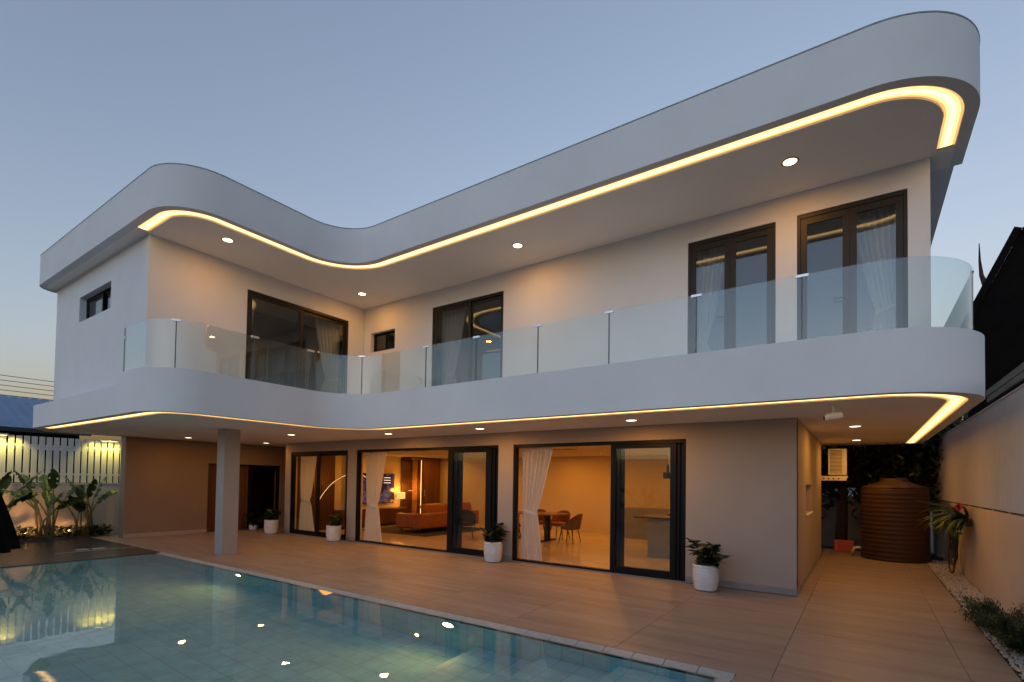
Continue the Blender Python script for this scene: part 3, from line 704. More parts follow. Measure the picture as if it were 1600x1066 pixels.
def potted_plant(label, loc, rz, r=.19, h=.41, seed=1, lush=1.0, ribs=True, spread=1.0):
    rnd = random.Random(seed)
    t = thing('potted_plant', label, 'potted plant', loc, rz, None)
    prof = [(r * .74, 0), (r * .80, .012), (r * .93, h * .25), (r * .99, h * .5), (r * 1.0, h * .75), (r * .985, h * .97), (r * .97, h), (r * .86, h), (r * .86, h * .9)]
    if ribs:
        P = [(r * .72, 0), (r * .80, .015)]
        for k in range(26):
            z = .03 + (h - .05) * k / 25; rr = r * (.84 + .16 * min(1, z / (h * .45)) ** .8)
            P.append((rr + (.0055 if (k % 3) == 0 else -.002) , z))
        P += [(r * 1.0, h), (r * .87, h), (r * .85, h * .9)]
        prof = P
    MB().lathe(prof, seg=36).build('pot', M_potwhite, t, smooth=2)
    MB().disc((0, 0, h * .9), r * .86, 24).build('soil', M_soil, t)
    lv, st = MB(), MB()
    ns = int(7 * lush)
    for s in range(ns):
        a = rnd.uniform(0, 2 * math.pi); lean = rnd.uniform(.15, .95) * spread; hh = rnd.uniform(.16, .34) * (.8 + .2 * lush)
        top = Vector((math.cos(a) * lean * .33, math.sin(a) * lean * .33, h * .9 + hh * 1.1)); b0 = Vector((math.cos(a) * .04, math.sin(a) * .04, h * .88))
        mid = (b0 + top) / 2 + Vector((math.cos(a) * -.015, math.sin(a) * -.015, .02))
        st.tube([b0, mid, top], [.008, .006, .004], 6)
        for k in range(17):
            f = rnd.uniform(.25, 1.0); q = b0.lerp(top, f)
            leaf(lv, q, rnd.uniform(0, 6.28), rnd.uniform(-.2, .9), rnd.uniform(.14, .22), rnd.uniform(.075, .11), rnd.uniform(.5, 1.3), 4, .3, .6, rnd.uniform(-.5, .5))
    st.build('stem', M_stem, t, smooth=2); lv.build('foliage', M_leaf, t, smooth=2, recalc=False)
    return t
G4 = 'white pots along the terrace wall'
for a in (('white ribbed pot with two-lobed dark green shrub beside the dining-room door, near the side passage', (-1.20, -.42, .001), .3, .19, .40, 11, 1.25),
          ('white pot with dark green shrub between the living-room and dining-room sliding doors', (-5.38, -.32, .001), 2.1, .19, .41, 23, 1.1),
          ('white pot with dark green shrub in front of the arc-lamp door', (-10.62, -.28, .001), 1.2, .19, .41, 37, 1.0),
          ('white pot with dark green shrub at the corner by the entrance recess', (-13.45, -.35, .001), .7, .19, .40, 41, .9)):
    tag(potted_plant(*a), group=G4)
potted_plant('low dark shrub in a small pot beside the entrance boards, half hidden by the column', (-14.8, -.15, .001), .2, .12, .16, 77, .6, False)

# ------------------------------------------------------------------ furniture in the living room
def bx(mb, cx, cy, z0, sx, sy, h): return mb.box(cx - sx / 2, cx + sx / 2, cy - sy / 2, cy + sy / 2, z0, z0 + h)
FL0 = .021
t = thing('sofa', 'rust-brown leather sofa with low back seen from behind in the living room', 'sofa', (-10.55, 3.7, FL0))
MB().box(-.52, .50, -1.38, 1.38, .14, .36).build('seat_base', M_sofa, t, bevel=.03)
MB().box(.32, .54, -1.40, 1.40, .145, .60).build('backrest', M_sofa, t, bevel=.035)
MB().box(-.52, .318, -1.42, -1.20, .145, .58).build('armrest', M_sofa, t, bevel=.035)
MB().box(-.52, .318, 1.20, 1.42, .145, .58).build('armrest', M_sofa, t, bevel=.035)
for k in range(2):
    MB().box(-.50, .30, -1.19 + 1.195 * k, 0 + 1.19 * k, .362, .50).build('seat_cushion', M_sofa, t, bevel=.04)
    mb = MB().box(-.10, .10, -.56, .56, -.21, .21); o = mb.build('back_cushion', M_sofa, t, bevel=.07); o.location = (.18, -.42 + 1.2 * k, .66); o.rotation_euler = (0, -.25, 0)
for x in (-.42, .44):
    for y in (-1.28, 1.28): MB().tube([(x, y, 0), (x * .97, y * .99, .15)], [.012, .018], 8).build('leg', M_blackmetal, t)
tag(MB().box(-13.0 + .6, -9.4, 1.9, 5.0, FL0, FL0 + .012).build('sofa_shadow', M_cloth_shadow), 'dark sheet standing for the shadow under the rust leather sofa', 'sofa_shadow')  # flat dark sheet stands in for the shadow under the sofa
t = thing('media_console', 'long dark walnut media console below the television', 'console', (-12.95, 3.3, FL0))
MB().box(-.245, .2, -1.75, 1.13, .10, .60).build('body', M_darkwood, t, bevel=.006)
for k in range(4): MB().box(.201, .218, -1.74 + .718 * k, -1.03 + .718 * k, .11, .585).build('door', M_darkwood, t, bevel=.004)
MB().box(-.2, .12, -1.6, 1.0, 0, .10).build('plinth', M_blackmetal, t)
t = thing('television', 'wall television showing a dark colourful home screen', 'television', (-13.19, 3.18, .80))
MB().box(0, .045, -.92, .92, 0, 1.04).build('bezel', M_blackmetal, t, bevel=.004)
MB().quad((.047, -.90, .02), (.047, .90, .02), (.047, .90, 1.02), (.047, -.90, 1.02)).build('screen', M_tv, t, recalc=False)
for k in range(3): MB().box(.0475, .049, .42, .74, .88 - .09 * k, .90 - .09 * k).build('menu_line', emit('tv_menu_text', (.8, .8, .85), .8) if k == 0 else MATS['tv_menu_text'], t)
t = thing('table_lamp', 'table lamp with cream drum shade on the media console', 'lamp', (-12.92, 4.22, .623))
MB().lathe([(.09, 0), (.09, .02), (.03, .03), (.028, .26), (.012, .27), (.012, .34)], seg=20).build('base', M_darkwood, t, smooth=True)
MB().lathe([(.15, .32), (.15, .55)], seg=28, cap=False).build('shade', M_shade, t, smooth=True)
lamp('POINT', 'bulb_glow', (0, 0, .62), 14, WARM, size=.06, parent=t); lamp('POINT', 'bulb_glow', (0, 0, .22), 5, WARM, size=.06, parent=t)
# cabinet with lit glass corner
t = thing('display_cabinet', 'tall dark wooden cabinet with lit glass-shelved corner in the living room', 'cabinet', (-12.92, 5.2, FL0))
MB().box(-.27, .27, -.22, .78, 0, 2.44).build('carcass', M_darkwood, t, bevel=.004)
MB().box(-.27, -.20, -.76, -.222, 0, 2.44).build('side_panel', M_darkwood, t, bevel=.003)
MB().box(-.199, .27, -.76, -.222, 0, .10).build('plinth', M_darkwood, t); MB().box(-.199, .27, -.76, -.222, 2.34, 2.44).build('top', M_darkwood, t)
M_amber = mat('amber_back_panel', (.45, .22, .09), .4, .1, 3)
MB().box(-.198, .05, -.24, -.2225, .10, 2.34).build('back_panel', M_amber, t)
for k in range(5): MB().box(-.195, .265, -.755, -.245, .45 + .38 * k, .458 + .38 * k).build('glass_shelf', M_glass, t)
MB().box(.259, .269, -.252, -.242, .11, 2.33).build('led_profile', emit('cabinet_led', (1, .55, .2), 3), t)
lamp('POINT', 'cabinet_glow', (.05, -.5, 1.3), 6, WARM, size=.2, parent=t)
MB().box(.271, .285, -.13, .76, .06, 2.40).build('door', M_darkwood, t, bevel=.003); MB().box(.286, .31, -.10, -.075, 1.0, 1.25).build('handle', M_clip, t, bevel=.004)
# fluted timber wall, part of the house
pan = MB().box(-13.199, -13.18, .235, 1.6, .025, 2.465).build('timber_wall_panel', M_darkwood, house)
sl = None
for k in range(19):
    if sl is None: sl = MB().box(0, .03, 0, .045, .028, 2.462).build('slat', M_darkwood, pan, bevel=.006); sl.location = (-13.179, .245, 0)
    else: share(sl, pan, (-13.179, .245 + .0715 * k, 0))
# arc lamp
t = thing('arc_lamp', 'slim glowing arc floor lamp in front of the fluted timber wall', 'lamp', (-12.45, .75, FL0))
MB().lathe([(.16, 0), (.16, .03), (.02, .035)], (0, -.30, 0), seg=24).build('base', M_blackmetal, t, smooth=True)
key = [(-.30, .02), (-.40, .35), (-.30, .80), (-.09, 1.17), (.28, 1.52), (.76, 1.74), (1.25, 1.76), (1.6, 1.60)]
pts = []
for i in range(len(key) - 1):
    p = [key[max(0, min(len(key) - 1, i + k))] for k in (-1, 0, 1, 2)]
    for q in range(6):
        u = q / 6; pts.append((0, *[.5 * ((2 * p[1][d]) + (p[2][d] - p[0][d]) * u + (2 * p[0][d] - 5 * p[1][d] + 4 * p[2][d] - p[3][d]) * u * u + (3 * p[1][d] - p[0][d] - 3 * p[2][d] + p[3][d]) * u ** 3) for d in (0, 1)]))
MB().tube(pts, .014, 8).build('arc_tube', M_blackmetal, t, smooth=2)
MB().tube([(x + .016, y, z) for x, y, z in pts[14:]], .006, 6).build('led_line', emit('arc_led', (1, .6, .22), 1.6), t, smooth=2)
lamp('POINT', 'arc_glow', (-.25, .3, 1.6), 10, WARM, size=.25, parent=t)
# dark tub chair
def tub_chair(name, label, loc, rz, mt, group=None):
    t = thing(name, label, 'chair', loc, rz, group)
    n = 18; mb = MB()
    inner, outer = [], []
    prof = []
    for k in range(n + 1):                                   # curved shell: back at -y side, arms forward
        a = R(-15) + R(210) * k / n; h = .46 + .33 * max(0, math.sin(a)) ** .8
        r_ = .255; prof.append((r_ * math.cos(a) * 1.02, r_ * math.sin(a), h))
    vs = []; 
    for (x, y, h) in prof:
        l = math.hypot(x, y); ux, uy = x / l, y / l
        flare = 1 + .22 * (h - .46) / .33
        vs += [(x * .93, y * .93, .40), (x * flare, y * flare, h), (x * flare + ux * .03, y * flare + uy * .03, h), (x * .93 + ux * .035, y * .93 + uy * .035, .38)]
    mb.v = vs; mb.f = [(4 * i + j, 4 * i + (j + 1) % 4, 4 * i + 4 + (j + 1) % 4, 4 * i + 4 + j) for i in range(n) for j in range(4)] + [(0, 1, 2, 3), (4 * n, 4 * n + 1, 4 * n + 2, 4 * n + 3)]
    mb.build('backrest', mt, t, smooth=True)
    MB().lathe([(.20, .36), (.245, .375), (.25, .43), (.22, .46), (.01, .465)], seg=24).build('seat', mt, t, smooth=2)
    for sx in (-1, 1):
        for sy in (-1, 1): MB().tube([(sx * .16, sy * .15, .38), (sx * .225, sy * .215, 0)], [.017, .010], 8).build('leg', M_blackmetal, t, smooth=2)
    return t
tub_chair('lounge_chair', 'dark tub chair with thin legs behind the living-room glass leaf', (-8.3, 2.3, FL0), R(40), M_cloth_shadow)

# ------------------------------------------------------------------ dining room and kitchen
t = thing('dining_table', 'walnut dining table on black twin-post base', 'table', (-6.85, 3.45, FL0))
MB().box(-.95, .95, -.45, .45, .715, .75).build('tabletop', M_midwood, t, bevel=.012)
for x in (-.52, .52):
    MB().box(x - .04, x + .04, -.11, -.03, .03, .714).build('post', M_blackmetal, t, bevel=.004); MB().box(x - .04, x + .04, .03, .11, .03, .714).build('post', M_blackmetal, t, bevel=.004)
    MB().box(x - .06, x + .06, -.36, .36, 0, .03).build('foot', M_blackmetal, t, bevel=.006)
GD = 'chairs around the dining table'
M_rust = mat('rust_chair_leather', (.22, .06, .025), .5, .12, 6, .1, 60)
tag(tub_chair('dining_chair', 'brown shell dining chair at the head of the table nearest the glass leaf', (-5.62, 3.42, FL0), R(-90), M_chair), group=GD)
tag(tub_chair('dining_chair', 'rust dining chair behind the table, on its side nearest the head chair', (-6.35, 4.15, FL0), R(0), M_rust), group=GD)
tag(tub_chair('dining_chair', 'rust dining chair behind the table, next to the curtain', (-7.15, 4.15, FL0), R(0), M_rust), group=GD)
tag(tub_chair('dining_chair', 'dark brown dining chair on the terrace side of the table, half behind the curtain', (-7.05, 2.72, FL0), R(180), M_chair), group=GD)
t = thing('kitchen_island', 'grey kitchen island with overhanging dark stone top', 'kitchen island', (-2.3, 2.75, FL0))
MB().box(-.80, 1.2, -.45, .45, 0, .845).build('cabinet', M_island, t, bevel=.004); MB().box(-1.1, 1.3, -.52, .52, .847, .882).build('worktop', M_marble, t, bevel=.005)
for k in range(3): MB().box(-.78 + .66 * k, -.13 + .66 * k, -.466, -.451, .08, .80).build('panel', M_island, t, bevel=.003)
t = thing('fruit_bowl', 'shallow bowl of oranges on the kitchen island', 'bowl', (-2.62, 2.6, FL0 + .883))
MB().lathe([(.05, 0), (.06, .01), (.13, .05), (.15, .075), (.14, .075), (.06, .02)], seg=24, cap=False).build('bowl', M_blackmetal, t, smooth=2)
for k in range(6):
    a = k * 1.26; r_ = .065 if k < 5 else 0
    MB().lathe([(.045 * math.sin(math.pi * i / 8) + .0004, -.045 * math.cos(math.pi * i / 8)) for i in range(9)], (r_ * math.cos(a), r_ * math.sin(a), .075 + (.045 if k == 5 else 0)), 12, cap=False).build('orange', M_fruit, t, smooth=2)
t = thing('pendant_lamp', 'small dark pendant lamp hanging over the kitchen island', 'lamp', (-2.69, 2.4, 1.75))
MB().lathe([(.10, 0), (.10, .13), (.03, .14), (.025, .30), (.006, .31), (.006, .715)], seg=24, cap=False).build('shade', M_blackmetal, t, smooth=True)
MB().disc((0, 0, .012), .09, 20, True).build('diffuser', M_lamp, t, recalc=False)
lamp('SPOT', 'pendant_glow', (0, 0, -.02), 14, WARM, (0, 0, -1), .05, 130, .6, t)
tag(MB().box(-5.0, -.9, 5.58, 6.18, FL0, .9).build('kitchen_counter', M_island, bevel=.005), 'plain kitchen counter along the back wall', 'counter')

# ------------------------------------------------------------------ side passage
MB_ = MB
t = thing('water_tank', 'large brown ribbed plastic water tank at the end of the side passage', 'water tank', (1.40, 5.85, .001))
MB().tube([(-.63, -.15, .22), (-.75, -.2, .22), (-.78, -.2, .1), (-.78, .4, .08)], .03, 8).build('outlet_pipe', M_ac, t, smooth=2)
P = []
for k in range(96):
    z = .02 + 1.55 * k / 95; P.append((.63 + (.008 if (k % 6) in (0, 1) else 0), z))
MB().lathe([(.60, 0)] + P + [(.60, 1.62), (.56, 1.66)], seg=48).build('body', M_tank, t, smooth=2)
MB().lathe([(.62, 1.60), (.625, 1.63), (.35, 1.72), (.25, 1.78), (.25, 1.83), (.001, 1.84)], seg=40, ripple=lambda a, z: 1 + .012 * math.cos(12 * a)).build('lid', M_tank, t, smooth=2)
t = thing('air_conditioner', 'cream window air conditioner with louvred grille on a bracket in the passage', 'air conditioner', (.31, 5.8, 1.88))
MB().box(-.18, .19, -.10, .5, .02, .65).build('casing', M_ac, t, bevel=.012)
for k in range(17): MB().box(-.15, .10, -.122, -.102, .07 + .032 * k, .086 + .032 * k).build('louvre', M_ac, t)
frame_uw(MB(), (lambda u, w, z: (u, w, z)), -.18, .13, .03, .64, -.128, -.101, .03, .03, .03, .03).build('grille_frame', M_ac, t, bevel=.003)
MB().box(-.148, .098, -.1015, -.1005, .06, .61).build('grille_dark', M_blackmetal, t)
MB().box(.14, .185, -.12, -.101, .06, .60).build('control_panel', M_ac, t, bevel=.003)
t = thing('bracket_shelf', 'pale perforated steel bracket carrying the air conditioner', 'bracket', (.0, 5.75, 1.80))
MB().box(-.155, .52, -.06, .4, .045, .078).build('tray', M_ac, t); MB().box(-.155, .5, -.07, -.061, -.03, .07).build('apron', M_ac, t)
for k in range(4): MB().box(.02 + .1 * k, .055 + .1 * k, -.0715, -.0705, .0, .03).build('slot', M_blackmetal, t)
t = thing('plastic_crate', 'small orange plastic crate on the ground by the tank', 'crate', (.42, 6.6, .001))
MB().box(-.18, .18, -.13, .13, 0, .03).build('base', M_orange, t)
frame_uw(MB(), (lambda u, w, z: (u, w, z)), -.2, .2, .03, .28, -.15, -.13, .03, .03, .05, .05).build('side', M_orange, t)
for k in range(4): MB().box(-.16 + .085 * k, -.11 + .085 * k, -.148, -.134, .05, .26).build('bar', M_orange, t)
MB().box(-.2, -.18, -.13, .13, .03, .28).build('side', M_orange, t); MB().box(.18, .2, -.13, .13, .03, .28).build('side', M_orange, t); MB().box(-.2, .2, .13, .15, .03, .28).build('side', M_orange, t)
t = thing('security_camera', 'small white bullet security camera under the balcony soffit', 'camera', (.50, -1.19, H1))
MB().lathe([(.045, -.001), (.045, -.015), (.02, -.02)], seg=20).build('mount', M_ring, t, smooth=True)
MB().tube([(0, 0, -.015), (.012, 0, -.06), (.0, -.01, -.12)], .014, 8).build('arm', M_ring, t, smooth=2)
MB().tube([(.10, .01, -.135), (-.085, -.05, -.165)], .036, 14).build('body', M_ring, t, smooth=True)
MB().tube([(.085, .006, -.126), (-.06, -.043, -.150)], [.041, .041], 14).build('sunshield', M_ring, t, smooth=True)
MB().tube([(-.085, -.05, -.165), (-.089, -.0513, -.1657)], .028, 14).build('lens', M_blackmetal, t)

# boundary wall on the right: smooth below, fluted cladding above
t = thing('boundary_wall', 'pale boundary wall with fluted upper cladding beside the side passage', 'wall', (2.36, 0, 0))
MB().box(.02, .18, -12, 9.2, -.1, 2.84).build('core', M_fwall, t)
MB().box(0, .019, -12, 9.2, -.1, 1.315).build('lower_panel', M_fwall, t)
mb = MB(); y = -12.0; A, B = [], []
while y < 9.2:
    for dy, dx in ((0, 0), (.008, -.0), (.016, .026), (.060, .026), (.068, 0)): A.append((.004 + dx * .9 - .002, y + dy, 1.345)); B.append((.004 + dx * .9 - .002, y + dy, 2.85))
    y += .075
mb.strip(A, B); mb.build('fluted_cladding', M_cladding, t)
MB().box(-.004, .19, -12, 9.2, 2.851, 2.872).build('wall_cap', M_fwall, t)
y = -11.5
while y < 9: MB().box(.0185, .0196, y, y + .9, 1.319, 1.341).build('shadow_gap', M_blackmetal, t); y += 1.0

# gravel strip
random.seed(3)
mb = MB()
ico = [(0, 0, 1), (.894, 0, .447), (.276, .851, .447), (-.724, .526, .447), (-.724, -.526, .447), (.276, -.851, .447), (.724, .526, -.447), (-.276, .851, -.447), (-.894, 0, -.447), (-.276, -.851, -.447), (.724, -.526, -.447), (0, 0, -1)]
icf = [(0, 1, 2), (0, 2, 3), (0, 3, 4), (0, 4, 5), (0, 5, 1), (1, 6, 2), (2, 7, 3), (3, 8, 4), (4, 9, 5), (5, 10, 1), (2, 6, 7), (3, 7, 8), (4, 8, 9), (5, 9, 10), (1, 10, 6), (6, 11, 7), (7, 11, 8), (8, 11, 9), (9, 11, 10), (10, 11, 6)]
def pebble(x, y, s, z):
    ca = random.uniform(0, 6.28); c, s_ = math.cos(ca), math.sin(ca); a, b, h = s * random.uniform(.8, 1.5), s * random.uniform(.7, 1.1), s * random.uniform(.5, .8)
    mb.add([(x + (vx * a * c - vy * b * s_), y + (vx * a * s_ + vy * b * c), z + vz * h) for vx, vy, vz in ico], icf)
for k in range(5200):
    y = -4.0 + 10.2 * random.random() ** 1.15; pebble(random.uniform(1.95, 2.345), y, random.uniform(.010, .022), random.uniform(-.012, .006))
tag(mb.build('gravel', M_pebble, smooth=2), 'cream pebble strip along the foot of the boundary wall', 'gravel', kind='stuff')
tag(MB().box(1.931, 2.359, -9.2, 7.2, -.118, -.015).build('gravel_bed', M_soil), kind='structure')

# low juniper shrubs on the gravel
def shrub(label, loc, rx, ry, h, seed, n=1500):
    rnd = random.Random(seed); t = thing('shrub', label, 'shrub', loc); lv, st = MB(), MB()
    for s in range(34):
        a = rnd.uniform(0, 6.28); f = rnd.uniform(.3, 1); tip = Vector((math.cos(a) * rx * f, math.sin(a) * ry * f, h * rnd.uniform(.35, 1) * (1.15 - .5 * f)))
        st.tube([(0, 0, 0), tip * .5 + Vector((0, 0, .04)), tip], [.008, .005, .002], 5)
        for k in range(n // 34):
            q = Vector((0, 0, 0)).lerp(tip, rnd.uniform(.25, 1.05)) + Vector((rnd.gauss(0, .03), rnd.gauss(0, .03), rnd.gauss(.01, .03)))
            if q.z < 0: q.z = .01
            leaf(lv, q, a + rnd.gauss(0, .9), rnd.uniform(-.1, 1.1), rnd.uniform(.03, .065), rnd.uniform(.010, .018), .4, 2, .2, .6)
    st.build('stem', M_bark, t); lv.build('foliage', M_shrub, t, recalc=False); return t
shrub('low feathery green shrub on the gravel, the one farther from the pool', (2.13, -.50, 0), .36, .55, .34, 5, 9000)
shrub('low feathery green shrub on the gravel, the one level with the pool', (2.15, -1.45, 0), .36, .62, .36, 6, 9000)

# wall planter with bromeliad, and the hose below it
t = thing('wall_planter', 'wall planter with long arching leaves and red flowers on the boundary wall', 'plant', (2.34, 3.3, 1.0))
MB().box(-.17, -.004, -.42, .42, -.02, .12).build('planter_box', M_tank, t, bevel=.01)
rnd = random.Random(9); lv = MB(); fl = MB()
for k in range(120):
    leaf(lv, (-.10 + rnd.uniform(-.05, .05), rnd.uniform(-.58, .58), .12), rnd.uniform(1.7, 4.6), rnd.uniform(-.1, .8), rnd.uniform(.35, .72), rnd.uniform(.05, .08), rnd.uniform(.8, 1.9), 7, .25, .5)
for k in range(40):
    leaf(fl, (-.14 + rnd.uniform(-.05, .05), -.05 + rnd.uniform(-.3, .3), .22 + rnd.uniform(0, .08)), rnd.uniform(0, 6.28), rnd.uniform(.1, 1.3), rnd.uniform(.08, .15), .04, .6, 3, .3, .6)
for k in range(60):
    leaf(lv, (-.12 + rnd.uniform(-.05, .03), rnd.uniform(-.6, .5), .06), rnd.uniform(2.4, 4.6), rnd.uniform(-.7, .1), rnd.uniform(.25, .5), rnd.uniform(.02, .035), rnd.uniform(.6, 1.2), 6, .2, .5)
lv.build('foliage', M_banana, t, smooth=2, recalc=False); fl.build('flower', M_red, t, smooth=2, recalc=False)
t = thing('garden_hose', 'dark garden hose hanging in loops below the wall planter', 'hose', (2.29, 4.1, .80))
MB().tube([(.065, 0, -.02), (-.09, 0, -.02)], .02, 8).build('hook', M_blackmetal, t)
for k in range(6):
    w = .16 + .03 * k; d = .46 + .05 * (k % 4) + (.24 if k == 5 else 0)
    MB().tube([(-.02 - .014 * k + .012 * math.sin(a * 2), w * math.sin(a) * (1 if k % 2 else -1), -.02 - d * .5 * (1 - math.cos(a))) for a in [2 * math.pi * i / 32 for i in range(33)]], .013, 7).build('loop', M_hose, t, smooth=2)

# ------------------------------------------------------------------ left garden: fence, planting, lamps
t = thing('garden_fence', 'white slatted fence on a cream wall behind the tall leafy plants', 'fence', (-16.95, -5.5, 0))
MB().box(-.1, .06, -9.0, 4.2, -.1, 1.385).build('base_wall', M_fwall, t)
MB().box(-.11, .07, -9.0, 4.2, 1.386, 1.405).build('wall_cap', M_fwall, t)
for z in (1.62, 2.36): MB().box(-.05, -.012, -9.0, 4.2, z, z + .05).build('rail', M_fence, t)
sl = None
k = 0; y = -9.0
while y < 4.2:
    if sl is None: sl = MB().box(-.01, .01, 0, .115, 1.42, 2.62).build('slat', M_fence, t, bevel=.003); sl.location = (0, y, 0)
    else: share(sl, t, (0, y, 0))
    y += .148
def fence_lamp(y, lab):
    t = thing('fence_lamp', lab, 'lamp', (-16.90, y, 2.56))
    MB().box(-.05, .10, -.2, .2, .04, .08).build('hood', M_fence, t, bevel=.006)
    MB().box(0, .09, -.18, .18, .034, .039).build('lens', emit('yellow_lamp_lens', (1, .92, .35), 3) if 'yellow_lamp_lens' not in MATS else MATS['yellow_lamp_lens'], t)
    lamp('SPOT', 'fence_glow', (.16, -.0, .02), 19, (1, .82, .16), (-.05, 0, -.55), .08, 120, .5, t)
    lamp('SPOT', 'fence_glow', (.16, -.35, .02), 12, (1, .82, .16), (-.05, -.3, -.55), .08, 120, .5, t); lamp('SPOT', 'fence_glow', (.16, .35, .02), 12, (1, .82, .16), (-.05, .3, -.55), .08, 120, .5, t)  # extra spots beyond the hood, without a fixture, added to widen the glow
fence_lamp(-5.55, 'yellow-glowing hood lamp atop the slatted fence, the one farther from the house')
fence_lamp(-3.25, 'yellow-glowing hood lamp at the top of the slatted fence, next to the house')

def paddle(mb, st, base, az, lean, plen, L, W, droop, rnd):
    """bird-of-paradise leaf: stalk rising from base, then a paddle blade"""
    b = Vector(base); h = Vector((math.cos(az), math.sin(az), 0))
    mid = b + h * lean * plen * .35 + Vector((0, 0, plen * .55)); top = b + h * lean * plen + Vector((0, 0, plen * (1 - .25 * lean)))
    st.tube([b, mid, top], [.032, .022, .013], 7)
    d = (top - mid).normalized(); el = math.asin(d.z) - .1
    n, m_ = 14, 3; p = top.copy(); e_ = el; s = Vector((-math.sin(az), math.cos(az), 0)); tw = rnd.uniform(-.9, .9)
    o = len(mb.v)
    for i in range(n + 1):
        k = i / n; w = W * .5 * (math.sin(math.pi * (k * .93 + .05)) ** .55) * (1 if k < .85 else (1 - k) / .15 * .9 + .1)
        dd = Vector((math.cos(az) * math.cos(e_), math.sin(az) * math.cos(e_), math.sin(e_)))
        nn = s.cross(dd); ss = s * math.cos(tw) + nn * math.sin(tw); n2 = ss.cross(dd)
        wl = w * (1 + .05 * math.sin(i * 2.1)); 
        for j, q in enumerate((-1, -.5, 0, .5, 1)):
            mb.v.append(tuple(p + ss * wl * q + n2 * (abs(q) * w * .42 + .012 * math.sin(i * 1.9 + j))))
        p = p + dd * (L / n); e_ -= droop / n
    tear = {rnd.randrange(3, n - 1): rnd.choice((0, 3)) for _ in range(4)}
    for i in range(n):
        for j in range(4):
            if tear.get(i) == j: continue
            a = o + i * 5 + j; mb.f.append((a, a + 1, a + 6, a + 5))
def big_plant(label, loc, seed, n, hmax):
    rnd = random.Random(seed); t = thing('bird_of_paradise_plant', label, 'plant', loc, 0, 'tall leafy plants along the fence')
    lv, st = MB(), MB()
    for k in range(n):
        a = rnd.uniform(0, 6.28); b = (rnd.uniform(-.14, .14), rnd.uniform(-.2, .2), 0)
        paddle(lv, st, b, a, rnd.uniform(.10, .5), hmax * rnd.uniform(.42, .78), rnd.uniform(.48, .75), rnd.uniform(.20, .30), rnd.uniform(.3, 1.1), rnd)
    st.build('stalk', M_stem, t, smooth=2); lv.build('foliage', M_banana, t, smooth=2, recalc=False)
big_plant('tall paddle-leaved plant by the fence, the clump nearest the house wall', (-16.25, -3.92, .03), 3, 11, 1.62)
big_plant('tall paddle-leaved plant by the fence, the middle and tallest clump', (-16.2, -4.72, .03), 12, 12, 1.85)
big_plant('tall paddle-leaved plant by the fence, the clump farthest from the house wall', (-16.25, -5.75, .03), 21, 10, 1.7)
def low_bush(lab, loc, seed, r, h):
    rnd = random.Random(seed); t = thing('low_bush', lab, 'shrub', loc); lv = MB(); st = MB()
    for k in range(260):
        a = rnd.uniform(0, 6.28); f = math.sqrt(rnd.random()); q = (math.cos(a) * r * f * .7, math.sin(a) * r * f, rnd.uniform(.03, h))
        leaf(lv, q, a + rnd.gauss(0, .7), rnd.uniform(-.2, .9), rnd.uniform(.08, .15), rnd.uniform(.04, .06), .7, 3, .25, .6)
    for k in range(12):
        a = k * .52; st.tube([(0, 0, 0), (math.cos(a) * r * .5, math.sin(a) * r * .6, h * .8)], .006, 5)
    st.build('stem', M_bark, t); lv.build('foliage', M_leaf, t, recalc=False)
low_bush('low dark bush in the bed between the middle and far paddle-leaved clumps', (-16.15, -5.22, .03), 1, .3, .27)
low_bush('low dark bush in the bed between the near and middle paddle-leaved clumps', (-16.1, -4.3, .03), 2, .28, .26)
low_bush('low dark bush in the bed against the corner of the house wall', (-16.15, -3.6, .03), 3, .22, .24)
for y, lab in ((-4.80, 'small spike uplight at the foot of the middle paddle-leaved clump'), (-3.95, 'small spike uplight at the foot of the clump nearest the house wall'), (-5.70, 'small spike uplight at the foot of the clump farthest from the house wall')):
    t = thing('garden_uplight', lab, 'lamp', (-16.02, y - .36, .03), 0, 'spike lights in the planting bed')
    MB().tube([(0, 0, 0), (0, 0, .06)], .012, 8).build('spike', M_blackmetal, t); MB().tube([(.02, 0, .055), (-.03, .02, .13)], .03, 12).build('head', M_blackmetal, t, smooth=True)
    MB().tube([(-.0305, .0202, .1305), (-.0315, .0206, .132)], .024, 12).build('lens', M_lamp, t)
    lamp('SPOT', 'uplight_beam', (-.045, .025, .15), 60, (1, .47, .14), (-.75, .16, .55), .03, 140, .8, t)

# ------------------------------------------------------------------ closed black parasol by the pool, camera side
t = thing('closed_parasol', 'closed black parasol standing beside the pool', 'parasol', (-3.70, -8.05, -.004))
MB().lathe([(.28, 0), (.28, .05), (.05, .07), (.03, .25)], seg=28).build('base', M_blackmetal, t, smooth=True)
MB().tube([(0, 0, .06), (0, 0, 2.75)], .024, 12).build('pole', M_blackmetal, t, smooth=True)
MB().lathe([(.27, 1.17), (.26, 1.22), (.215, 1.40), (.18, 1.52), (.13, 1.70), (.115, 1.85), (.11, 2.1), (.07, 2.6), (.02, 2.72)], seg=64, cap=False, ripple=lambda a, z: 1 + (.11 * math.cos(8 * a) + .05 * math.cos(16 * a + 1)) * (1 if z < 2 else .6)).build('canopy', M_fabricblack, t, smooth=2)
MB().lathe([(.135, 1.80), (.14, 1.83), (.135, 1.86)], seg=32, cap=False).build('tie_strap', M_fabricblack, t, smooth=2)
